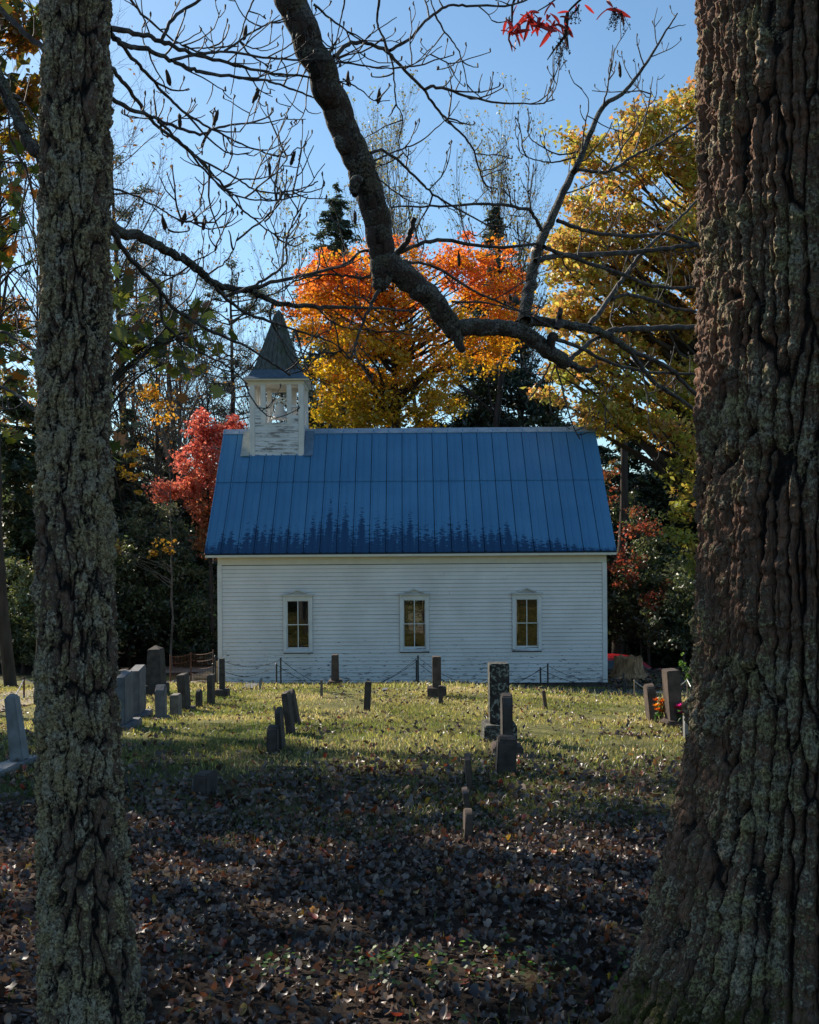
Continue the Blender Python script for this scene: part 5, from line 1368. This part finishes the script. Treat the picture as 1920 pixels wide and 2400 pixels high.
# dark evergreens and rhododendrons that close the woods on both sides
HEM = ((.035, .055, .024), (.085, .11, .042))
GRN = ((.09, .11, .05), (.17, .18, .09))
for k_, (px, pt, d, rb_, cc, lb_) in enumerate([
        (300, 960, 47, 3.6, GRN, "grey-green evergreen left of the coral red maple"), (390, 1000, 49, 3.4, GRN, "grey-green evergreen behind the coral red maple"), (180, 820, 45, 4.0, HEM, "dark evergreen hidden behind the lichen-covered trunk"),
        (30, 880, 40, 3.8, HEM, "dark evergreen at the left edge above the gravel path"), (450, 1110, 46, 2.6, HEM, "small dark evergreen behind the church's end"),
        (1290, 860, 50, 4.0, HEM, "dark hemlock behind the roof's right end"), (1370, 940, 47, 3.6, HEM, "dark hemlock to the right of the church, under the oak"), (1470, 980, 50, 4.2, HEM, "broad dark hemlock deep under the oak"), (1570, 900, 48, 4.2, HEM, "tall dark hemlock beside the furrowed trunk"),
        (1120, 840, 56, 3.8, HEM, "dark hemlock behind the roof, under the maple's gap"), (1010, 900, 60, 4.0, HEM, "dark hemlock behind the maple's trunk"), (720, 900, 64, 4.0, HEM, "dark evergreen right of the belfry behind the maple"), (1230, 760, 58, 3.8, HEM, "dark hemlock filling the gap between maple and oak"), (1680, 800, 46, 4.0, HEM, "dark hemlock hidden behind the furrowed trunk")]):
    c = P(px, pt, d); conifer("hemlock_tree", lb_, c[0], c[1], c[2], rb_, 100 + k_, z_first=.03, col=cc, droop=-.10, pwr=.7, spray=.36, dens=.6 if k_ in (9, 10, 12) else 1.15, group="dark evergreens around the church")
RHO = [(.036, .056, .018), (.075, .10, .03), (.14, .16, .05)]
sd = 200
for px, py, rx, ry, d, lb_, cl in [
        (300, 1380, 90, 120, 40, "dark green rhododendron behind the black obelisk", RHO), (420, 1400, 80, 130, 41, "dark rhododendron touching the church's left end", RHO), (180, 1420, 90, 130, 38, "dark shrub hidden by the lichen-covered trunk", RHO), (340, 1250, 110, 90, 42, "sunlit grey-green shrub mass left of the coral red maple", [(.06, .085, .032), (.12, .14, .055), (.20, .20, .09)]),
        (50, 1430, 80, 120, 36, "dark shrub at the left edge beyond the gravel path", RHO), (470, 1480, 50, 90, 40, "low dark shrub beside the church steps", RHO),
        (1340, 1320, 80, 170, 43, "dark undergrowth shrub right of the church wall", RHO), (1430, 1230, 80, 150, 45, "dark leafy shrub under the oak with a few red leaves", RHO), (1520, 1340, 80, 150, 42, "dark shrub on the bank behind the parked car", RHO), (1600, 1400, 70, 120, 40, "dark shrub beside the furrowed trunk", RHO), (1470, 1420, 110, 80, 44, "low dark shrub behind the broken stump", RHO)]:
    sd += 1; c = P(px, py, d)
    leafy_tree("rhododendron_shrub", lb_, (c[0], c[1]), (c[0], c[1], c[2] + ry / F_PX * d * .3), .06, [blob(px, py, rx, ry, d, 1.6), blob(px + rx * .5, py + ry * .5, rx * .7, ry * .6, d - .8, 1.2), blob(px - rx * .5, py + ry * .5, rx * .7, ry * .6, d - .5, 1.2)], 130, 60, .42, .17, cl, sd, 'needle', 'bark_dark', "dark shrubs at the edge of the woods", cat="shrub", nl=30, asp=.42)
DRED = [(.20, .05, .02), (.30, .06, .03), (.16, .08, .02)]
c = P(1500, 1270, 43); leafy_tree("red_sapling", "thin dark sapling with dull red leaves in the shade below the oak", (c[0], c[1]), P(1500, 1150, 43), .05, [blob(1500, 1230, 60, 45, 41, .9), blob(1470, 1330, 55, 50, 41, .9), blob(1420, 1130, 40, 60, 43, .8), blob(1540, 1400, 40, 60, 40, .8)], 60, 28, .34, .14, DRED, 301, nl=30, bark='bark_dark')
YEL = [(.30, .16, .015), (.50, .30, .015), (.55, .26, .02)]
c = P(400, 1290, 37.5); leafy_tree("yellow_sapling", "slender bare sapling holding clumps of bright yellow leaves left of the church", (c[0], c[1]), P(390, 1080, 37.5), .045, [blob(270, 1290, 28, 18, 37, .4), blob(395, 1280, 30, 14, 37.5, .4), blob(360, 1290, 20, 12, 37, .3), blob(300, 1110, 30, 22, 37, .5), blob(330, 1160, 20, 14, 37, .4), blob(380, 960, 25, 30, 38, .5), blob(350, 920, 20, 20, 38, .4), blob(310, 1060, 30, 14, 37, .4)], 44, 22, .22, .13, YEL, 302, nl=44, bark='bark_grey')
for px, w_, d, lb_ in [(1437, .26, 43, "straight dark tree trunk standing in shade right of the church"), (1106, .22, 55, "dark straight trunk behind the roof right of the maple"), (1142, .20, 56, "second dark straight trunk close beside its neighbour behind the roof"), (20, .16, 26, "grey trunk at the left edge by the path"), (85, .14, 30, "thin dark trunk half hidden by the lichen-covered tree")]:
    c = P(px, 700, d); bare_tree("straight_trunk_tree", lb_, c[0], c[1], P(px, 560 if d > 40 else 330, d)[2], w_, int(px) + 400, .7, [(.12, .06, .02), (.2, .1, .02)], 200, bark='bark_dark', per=(10, 6, 5), first=.5, up=.02)

# leaves and trunks on the far hillside, one mass
rng = np.random.default_rng(33); fw = Acc()
nfar = 900
fx = rng.uniform(-75, 75, nfar); fy = rng.uniform(66, 140, nfar); fz = gz(fx, fy); hh = rng.uniform(4, 8.5, nfar) * (1 - .2 * (fx > 0))
p = np.stack([np.stack([fx + rng.normal(0, .1, nfar), fy, fz - .3 + hh * t_], -1) for t_ in (0, .3, .6, 1)], 1)
V, F = tubes(p, np.tile([.16, .12, .08, .02], (nfar, 1)), 4); fw.add(V, F, (.07, .06, .055))
s_, d_, l_, r_ = spawn(p, np.tile([.16, .12, .08, .02], (nfar, 1)), 9, .3, .98, .7, .42, rng, .02)
p2, q2 = grow(s_, d_, l_, r_, r_ * .3, 5, .12, .08, rng); V, F = tubes(p2, q2, 3); fw.add(V, F, (.08, .07, .065))
ncl = 2600; ii_ = rng.integers(0, nfar, ncl); cz_ = fz[ii_] + hh[ii_] * rng.uniform(.02, .9, ncl) ** 1.3
cc_ = np.stack([fx[ii_] + rng.normal(0, .9, ncl), fy[ii_] + rng.normal(0, .9, ncl), cz_], -1); ci = np.repeat(np.arange(ncl), 26)
pos = cc_[ci] + rng.normal(0, .55, (len(ci), 3))
cl_ = pal([(.02, .03, .014), (.03, .045, .02), (.07, .05, .03), (.11, .07, .03), (.2, .10, .03)], rng.random(ncl) ** 1.6, rng, .2)[ci]
V, F = leaf_quads(pos, .42 * rng.uniform(.5, 1.3, len(ci)), rng, .5, .6); fw.add(V, F, np.repeat(cl_, 4, 0))
tag(fw.obj("far_woods", M['leaf']), kind="stuff")

# ------------------------------------------------------------------ nearer leafy things at the left edge, in and out of the picture
MLEAF = [(0, -.5), (.16, -.36), (.46, -.40), (.30, -.16), (.56, .06), (.28, .10), (.30, .34), (.13, .26), (0, .55), (-.13, .26), (-.30, .34), (-.28, .10), (-.56, .06), (-.30, -.16), (-.46, -.40), (-.16, -.36)]
def lobed_mesh(name, cols, rng, n=10):
    out = []
    for i in range(n):
        V = [(0, 0, 0)] + [(x + rng.normal(0, .02), y + rng.normal(0, .02), .10 * x * x * rng.uniform(-1, 1) * 4 - .18 * y * y * rng.uniform(0, 1.5)) for x, y in MLEAF]
        k = len(MLEAF); F = [(0, 1 + j, 1 + (j + 1) % k) for j in range(k)]
        c = np.array(cols[i % len(cols)]) * rng.uniform(.75, 1.25); out.append(me_np(name, V, np.array(F), M['leaf'], col=np.clip(c, 0, .8)))
    return out
def near_leaf_tree(name, label, foot, top, r, boughs, cols, seed, size, nleaf, leafname="leaf"):
    """slender tree whose single leaves can be told apart: each leaf is a part"""
    rng = np.random.default_rng(seed); foot = np.array([foot[0], foot[1], float(gz(*foot)) - .1])
    root = empty(name, foot, label, "tree"); ta = Acc(); ends = []
    n = 10; t = np.linspace(0, 1, n)[:, None]; tp = foot * (1 - t) + np.array(top) * t + np.cumsum(rng.normal(0, .02, (n, 3)), 0) * (t > 0)
    V, F = tubes(tp[None], (r * (1 - .8 * t[:, 0]))[None], 8); ta.add(V, F)
    for c, rad_ in boughs:
        c = np.array(c); za = min(max(c[2] - .5, tp[1, 2]), tp[-1, 2]); a = np.array([np.interp(za, tp[:, 2], tp[:, q]) for q in range(3)])
        m = a * .5 + c * .5 + (0, 0, .25); tt = np.linspace(0, 1, 9)[:, None]; pth = a * (1 - tt) ** 2 + 2 * m * tt * (1 - tt) + c * tt * tt
        V, F = tubes(pth[None], np.linspace(.016, .006, 9)[None], 5); ta.add(V, F)
        k = 9; s = pth[rng.integers(4, 9, k)]; p, q = grow(s, rng.normal(size=(k, 3)), np.full(k, rad_ * 1.1), np.full(k, .005), np.full(k, .002), 6, .15, -.05, rng)
        V, F = tubes(p, q, 3); ta.add(V, F); ends.append(p[:, 2:].reshape(-1, 3))
    ta.obj("trunk", M['bark_dark'], root, smooth=True)
    E = np.concatenate(ends); ms = lobed_mesh(leafname, cols, rng, 12)
    for i in range(nleaf):
        e = E[rng.integers(len(E))] + rng.normal(0, .06, 3) - (0, 0, .05)
        if not sun_gap(e[None])[0]: continue
        o = bpy.data.objects.new(leafname, ms[rng.integers(len(ms))]); o.location = [float(v) for v in e - foot]
        o.rotation_euler = (rng.normal(.9, .5), rng.normal(0, .5), rng.uniform(0, 6.28)); s_ = size * rng.uniform(.6, 1.2); o.scale = (s_, s_, s_); put(o, root)
    return root
def boughs_px(lst): return [(P(x, y, d), r_) for x, y, d, r_ in lst]
GM = [(.09, .11, .02), (.15, .16, .025), (.22, .09, .025), (.19, .19, .028), (.09, .09, .02), (.40, .40, .04)]
near_leaf_tree("young_tulip_tree", "young tree with big dull green lobed leaves just right of the lichen-covered trunk", P(205, 1500, 9.5)[:2], P(225, 560, 9.5), .045,
    boughs_px([(330, 760, 9.3, .5), (290, 830, 9.4, .5), (380, 800, 9.2, .5), (440, 790, 9.0, .4), (300, 690, 9.5, .4), (400, 850, 9.1, .4), (330, 870, 9.4, .4), (280, 960, 9.5, .3), (480, 770, 9.0, .25), (260, 900, 9.5, .4), (470, 720, 9.0, .15), (300, 640, 9.4, .3)]), GM, 501, .14, 250)
LM = [(.10, .12, .015), (.20, .20, .018), (.32, .28, .02), (.06, .08, .014), (.45, .14, .02), (.15, .15, .02)]
near_leaf_tree("young_maple", "young maple with yellow-green and orange lobed leaves at the picture's left edge", P(-60, 1620, 10.5)[:2], P(-40, 300, 10.5), .05,
    boughs_px([(20, 370, 10.3, .4), (30, 470, 10.4, .5), (50, 540, 10.4, .4), (20, 640, 10.6, .5), (60, 700, 10.4, .4), (20, 800, 10.6, .4), (50, 880, 10.4, .3), (20, 580, 10.3, .5), (40, 440, 10.2, .4), (10, 960, 10.5, .4), (60, 620, 10.3, .3)]), LM, 502, .14, 260)
YG = [(.16, .15, .018), (.34, .27, .018), (.42, .22, .02), (.36, .12, .02), (.10, .12, .02)]
leafy_tree("edge_maple", "yellow and orange maple in the woods at the left edge, lower than the trunk's middle", P(-40, 1500, 43)[:2], P(-20, 900, 43), .16, [blob(30, 950, 70, 90, 43, 1.4), blob(20, 1100, 70, 80, 43, 1.4), blob(40, 1300, 60, 90, 42, 1.2), blob(20, 1420, 50, 60, 42, 1.0), blob(20, 760, 70, 80, 44, 1.2)], 240, 60, .4, .15, YG, 303, nl=60, bark='bark_dark')
leafy_tree("edge_oak", "sunlit yellowish oak high at the left edge behind bare twigs", P(-150, 1500, 19)[:2], P(-120, 200, 19), .16, [blob(30, 60, 90, 70, 19, .7), blob(60, 230, 70, 60, 19, .6), blob(70, 330, 50, 50, 19, .6), blob(20, 480, 70, 70, 19, .7)], 90, 40, .26, .13, YG, 304, nl=80, bark='bark_dark', gaps=True)

# unseen trees of the same wood, left of the picture, crowns shaped for shade and sun patches
SHD = [(.05, .06, .015), (.10, .09, .015), (.16, .10, .02)]
for k_, (x, y, zt_, bl, lb_, n_) in enumerate([
        (-11.5, 18.5, 15, [(-11, 18, 10.6, 4.6, 4.6, 2.6), (-8.6, 13.5, 8.8, 2.2, 2.4, 1.7), (-13.5, 21, 12.0, 3.0, 2.6, 2.2)], "dense oak just outside the left edge that shades the near graves", 62),
        (-14.5, 11.0, 13, [(-14.5, 12, 9.6, 3.6, 3.8, 2.8), (-9.6, 9.6, 7.0, 2.6, 2.6, 1.7)], "broad oak outside the left edge near the gravel path", 62),
        (-20, 26, 17, [(-18.5, 25.5, 13.5, 4, 3.6, 3.2), (-20, 21, 12, 3.5, 3.5, 3.5)], "tall oak outside the left edge, farther along the gravel path", 96)]):
    leafy_tree("shade_oak", lb_, (x, y), (x, y, zt_ - 3), .32, bl, n_, 110, .92, .30, SHD, 320 + k_, nl=14, bark='bark_dark', group="oaks that shade the graveyard", gaps=True)

# sourwood behind the furrowed trunk: its red sprays hang into the top of the picture
rng = np.random.default_rng(71)
sx = P(1800, 1200, 6.6); foot = np.array([sx[0], sx[1], float(gz(sx[0], sx[1])) - .1])
sw = empty("sourwood_tree", foot, "slender sourwood whose red leaf sprays and seed tassels hang into the top of the picture", "tree")
ta = Acc(); tz = P(1760, -260, 6.4)
tp = np.stack([foot, P(1800, 700, 6.6), P(1790, 200, 6.55), tz]); V, F = tubes(smooth_path(tp, 14)[None], np.linspace(.06, .03, 14)[None], 8); ta.add(V, F)
LNC = []
for k_ in range(8):
    hw = [0, .30, .42, .5, .46, .3, 0][min(k_, 6)]
swm = []
for k_ in range(8):
    ys_ = np.linspace(0, 1, 6); V = []; F = []; bend = rng.uniform(.1, .5)
    for j, y_ in enumerate(ys_):
        w_ = .115 * math.sin(math.pi * min(.98, y_ * .86 + .07)) ** .8; zz_ = -bend * y_ * y_
        V += [(-w_, y_, zz_ + .05), (0, y_, zz_), (w_, y_, zz_ + .05)]
        if j: F += [((j - 1) * 3, (j - 1) * 3 + 1, j * 3 + 1, j * 3), ((j - 1) * 3 + 1, (j - 1) * 3 + 2, j * 3 + 2, j * 3 + 1)]
    swm.append(me_np("leaf", V, np.array(F), M['leaf'], col=np.array([.40, .030, .024]) * rng.uniform(.6, 1.35)))
for ptsx in ([(1760, -260), (1600, -200), (1450, -120), (1360, -60), (1300, 0), (1245, 35)], [(1450, -120), (1400, -40), (1330, 30), (1325, 70)], [(1450, -120), (1440, -30), (1445, 0)], [(1360, -60), (1250, -30), (1205, 0), (1200, 50), (1193, 95), (1210, 115)], [(1330, 30), (1325, 80), (1300, 115), (1283, 140)], [(1325, 70), (1330, 100), (1333, 115)]):
    q = smooth_path([P(x, y, 5.6) if x < 1700 else P(x, y, 6.4) for x, y in ptsx], 16); V, F = tubes(q[None], np.linspace(.010, .0025, 16)[None], 5); ta.add(V, F)
for px, py in [(1315, 90), (1318, 115), (1355, 15), (1440, 20), (1455, 30)]:           # seed tassels
    c = P(px, py, 5.6)
    for q in range(6):
        d_ = np.array([rng.normal(0, .6), rng.normal(0, .4), -1]); p, r_ = grow(c[None], d_[None], [.09], [.0022], [.0015], 6, .15, -.1, rng); V, F = tubes(p, r_, 3); ta.add(V, F)
        V, F = leaf_quads(np.repeat(p[0], 3, 0) + rng.normal(0, .006, (18, 3)), np.full(18, .010), rng, 0, .8); ta.add(V, F)
ta.obj("trunk", M['bark_dark'], sw)
for px, py, n_ in [(1190, 58, 7), (1205, 74, 6), (1200, 64, 4), (1240, 40, 8), (1262, 54, 7), (1250, 60, 4), (1285, 64, 6), (1300, 52, 6), (1318, 40, 4), (1215, 2, 3), (1282, 14, 4), (1360, 2, 3), (1425, 6, 3), (1445, 12, 2)]:
    c = P(px, py, 5.6)
    for _ in range(n_):
        o = bpy.data.objects.new("leaf", swm[rng.integers(8)]); e = c + rng.normal(0, .02, 3); o.location = [float(v) for v in e - foot]
        o.rotation_euler = (rng.uniform(-.9, -.2), rng.normal(0, .6), rng.uniform(0, 6.28)); s_ = rng.uniform(.06, .10); o.scale = (s_, s_, s_); put(o, sw)
# bright green shrub at the furrowed trunk's left edge
gsh = leafy_tree("young_shrub", "small bright green shrub in the shade just left of the huge furrowed trunk", P(1622, 1650, 24)[:2], P(1612, 1560, 24), .012, [blob(1600, 1550, 9, 20, 24, .12), blob(1612, 1580, 9, 26, 24, .14), blob(1620, 1600, 8, 25, 24, .12)], 40, 9, .07, .07, [(.06, .13, .02), (.12, .22, .03)], 340, nl=20, cat="shrub")

# ------------------------------------------------------------------ dead leaves, grass, clover on the ground
rng = np.random.default_rng(88)
BROWN = np.array([(.105, .060, .038), (.15, .092, .062), (.20, .135, .095), (.060, .036, .026), (.25, .185, .145), (.040, .026, .021), (.14, .055, .028)])
BRIGHT = np.array([(.42, .10, .02), (.45, .26, .03), (.30, .05, .025), (.38, .16, .04)])
def leaf_bank(nv, rows, rng):
    bank = []
    for i in range(nv):
        kind = i % 3; ys_ = np.linspace(0, 1, rows); V = []; curl = rng.uniform(.4, 3.6); cup = rng.uniform(-.3, 1.3); tw_ = rng.normal(0, .5)
        px_, pz_ = 0., 0.; ang = -curl * .5; 
        for j, y_ in enumerate(ys_):
            w_ = .30 * math.sin(math.pi * (.06 + .88 * y_)) ** .7
            if kind == 1: w_ *= 1 + .45 * math.sin(y_ * 17 + i)
            if kind == 2: w_ *= 1.2 * (1 + .35 * math.sin(y_ * 13))
            if j: px_ += math.cos(ang) / (rows - 1); pz_ += math.sin(ang) / (rows - 1); ang += curl / (rows - 1)
            a = tw_ * (y_ - .5)
            for s_ in (-1, 0, 1):
                e_ = w_ * s_; V.append((e_ * math.cos(a), px_ - .4, pz_ + abs(e_) * cup + e_ * math.sin(a)))
        bank.append(np.array(V))
    F = [(r_ * 3 + c_, r_ * 3 + c_ + 1, (r_ + 1) * 3 + c_ + 1, (r_ + 1) * 3 + c_) for r_ in range(rows - 1) for c_ in (0, 1)]
    return np.array(bank), np.array(F)
def litter_cols(n, rng, bright):
    c = BROWN[rng.integers(0, len(BROWN), n)].copy(); b = rng.random(n) < bright; c[b] = BRIGHT[rng.integers(0, len(BRIGHT), b.sum())]
    return np.clip(c * .72 * np.exp(rng.normal(0, .38, (n, 1))), 0, .7)
def rotm(yaw, pit, rol):
    cy, sy, cp, sp, cr, sr = np.cos(yaw), np.sin(yaw), np.cos(pit), np.sin(pit), np.cos(rol), np.sin(rol)
    return np.stack([np.stack([cy * cr - sy * sp * sr, -sy * cp, cy * sr + sy * sp * cr], -1), np.stack([sy * cr + cy * sp * sr, cy * cp, sy * sr - cy * sp * cr], -1), np.stack([-cp * sr, sp, cp * cr], -1)], -2)
def frustum_pts(n, y0, y1, rng, pw=1.0, margin=.41):
    y = np.sqrt(rng.random(n) * (y1 ** 2 - y0 ** 2) + y0 ** 2) if pw == 1 else y0 + (y1 - y0) * rng.random(n) ** pw
    return rng.uniform(-1, 1, n) * (y * margin + .3), y
def scatter_leaves(x, y, size, bank, F, bright, rng, acc, lift=.012, tilt=.45):
    n = len(x); k = rng.integers(0, len(bank), n); Rm = rotm(rng.uniform(0, 6.283, n), rng.normal(0, tilt, n), rng.normal(0, tilt, n))
    V = np.einsum('nij,nvj->nvi', Rm, bank[k] * size[:, None, None])
    V[..., 2] -= V[..., 2].min(1, keepdims=True) - 0
    V += np.stack([x, y, gz(x, y) + lift * rng.random(n) - .004], -1)[:, None]
    m = bank.shape[1]; Fq = (F[None] + (np.arange(n) * m)[:, None, None]).reshape(-1, 4)
    acc.add(V.reshape(-1, 3), Fq, np.repeat(litter_cols(n, rng, bright), m, 0))
def density(x, y): return fbm(x * .55 + 3, y * .55 + 8, 3)
bank1, F1 = leaf_bank(24, 6, rng); bank2, F2 = leaf_bank(16, 4, rng)
lit = Acc()
x, y = frustum_pts(17000, 3.4, 8.2, rng); scatter_leaves(x, y, rng.uniform(.026, .060, len(x)), bank1, F1, .04, rng, lit, .03, .7)
x, y = frustum_pts(17000, 8.0, 14.5, rng); kp = rng.random(len(x)) < (1.1 - sstep(8, 13.5, y) * .9) * (.18 + .82 * sstep(.42, .56, density(x, y))); x, y = x[kp], y[kp]; scatter_leaves(x, y, rng.uniform(.035, .08, len(x)), bank2, F2, .06, rng, lit, .03, .6)
x, y = frustum_pts(6500, 13.5, 29.5, rng); kp = (density(x, y) > .46) | (rng.random(len(x)) < .25); x, y = x[kp], y[kp]; scatter_leaves(x, y, rng.uniform(.035, .08, len(x)), bank2, F2, .12, rng, lit, .05)
nb_ = 3500; x = rng.uniform(5.2, 11, nb_); y = rng.uniform(29.2, 36, nb_); scatter_leaves(x, y, rng.uniform(.07, .15, nb_), bank2, F2, .12, rng, lit, .04)
tag(lit.obj("leaf_litter", M['litter']), kind="stuff")
# the largest leaves nearest the camera are single objects
lm = []
for k_ in range(24):
    lm.append(me_np("fallen_leaf", bank1[k_], F1, M['litter'], col=litter_cols(1, rng, .0 if k_ % 6 else 1.)[0]))
for i in range(290):
    x, y = frustum_pts(1, 3.5, 7.4, rng, pw=1.3); x, y = float(x[0]), float(y[0]); o = bpy.data.objects.new("fallen_leaf", lm[rng.integers(24)])
    o.location = (x, y, float(gz(x, y)) + rng.uniform(.025, .05)); o.rotation_euler = (rng.normal(0, .5), rng.normal(0, .5), rng.uniform(0, 6.28)); s_ = rng.uniform(.045, .075); o.scale = (s_, s_, s_); put(o, ground)

gra = Acc()
def grass(x, y, h, cols, rng, acc, wd=.006):
    n = len(x); a = rng.uniform(0, 6.283, n); b = rng.normal(0, .5, (n, 2)); p = np.stack([x, y, gz(x, y) - .01], -1); s_ = np.stack([np.cos(a), np.sin(a), np.zeros(n)], -1) * (wd * rng.uniform(.6, 1.5, n))[:, None]
    mid = p + np.stack([b[:, 0] * h * .3, b[:, 1] * h * .3, h * .6], -1); tip = p + np.stack([b[:, 0] * h, b[:, 1] * h, h * rng.uniform(.75, 1., n)], -1)
    V = np.stack([p - s_, p + s_, mid + s_ * .7, mid - s_ * .7, tip], 1).reshape(-1, 3); k = np.arange(n)[:, None] * 5
    c = np.repeat(cols, 5, 0); acc.V.append(V); acc.C.append(c); acc.F.append(k + np.array([[0, 1, 2, 3]]) + acc.n); acc.F.append(k + np.array([[3, 2, 4]]) + acc.n); acc.n += len(V)
GR_ = [(.11, .16, .025), (.24, .25, .045), (.38, .33, .08), (.50, .41, .15), (.56, .45, .22)]
x, y = frustum_pts(190000, 10.0, 30.0, rng); dn = density(x * 1.4 + 9, y * 1.4); kp = rng.random(len(x)) < (.25 + .75 * sstep(10, 14.5, y)) * sstep(.28, .55, dn + .06); x, y = x[kp], y[kp]
on_road = (x > 1.2) & (y > 26.2) & (y < 29.6); x, y = x[~on_road], y[~on_road]
grass(x, y, rng.uniform(.03, .085, len(x)), pal(GR_, np.clip(fbm(x * .8, y * .8, 3) * 1.5 - .3 + rng.normal(0, .18, len(x)), 0, 1), rng, .2), rng, gra, .0052)
x, y = frustum_pts(90000, 3.5, 13.0, rng); kp = rng.random(len(x)) < sstep(.50, .66, density(x * 1.3 + 30, y * 1.3 + 4)) * (.35 + .65 * sstep(5, 9, y)) + .03 + .30 * sstep(6.5, 10.5, y); x, y = x[kp], y[kp]
grass(x, y, rng.uniform(.03, .10, len(x)), pal([(.035, .07, .012), (.07, .10, .02), (.13, .13, .03)], rng.random(len(x)), rng, .25), rng, gra, .003)
xe = rng.uniform(-7, 8, 5000); ye = rng.uniform(23.0, 25.5, 5000); grass(xe, ye, rng.uniform(.06, .16, 5000) * (rng.random(5000) < .5) + .03, pal(GR_, rng.random(5000), rng, .2), rng, gra, .006)
tag(gra.obj("grass", M['blade']), kind="stuff")
clo = Acc(); cxy = rng.normal(0, 1, (60, 2)) * (.35, .12) + (-.15, 4.72); cxy = np.concatenate([cxy, rng.normal(0, 1, (40, 2)) * (.5, .25) + (.75, 4.7)])
for (x_, y_) in cxy:
    for q in range(rng.integers(2, 6)):
        c = np.array([[x_ + rng.normal(0, .025), y_ + rng.normal(0, .025), float(gz(x_, y_)) + rng.uniform(.03, .07)]]); V, F = leaf_quads(c, np.array([.026]), rng, 1.6, .9, .1); clo.add(V, F, np.array([.07, .16, .015]) * rng.uniform(.7, 1.3))
tag(clo.obj("clover", M['leaf']), kind="stuff")
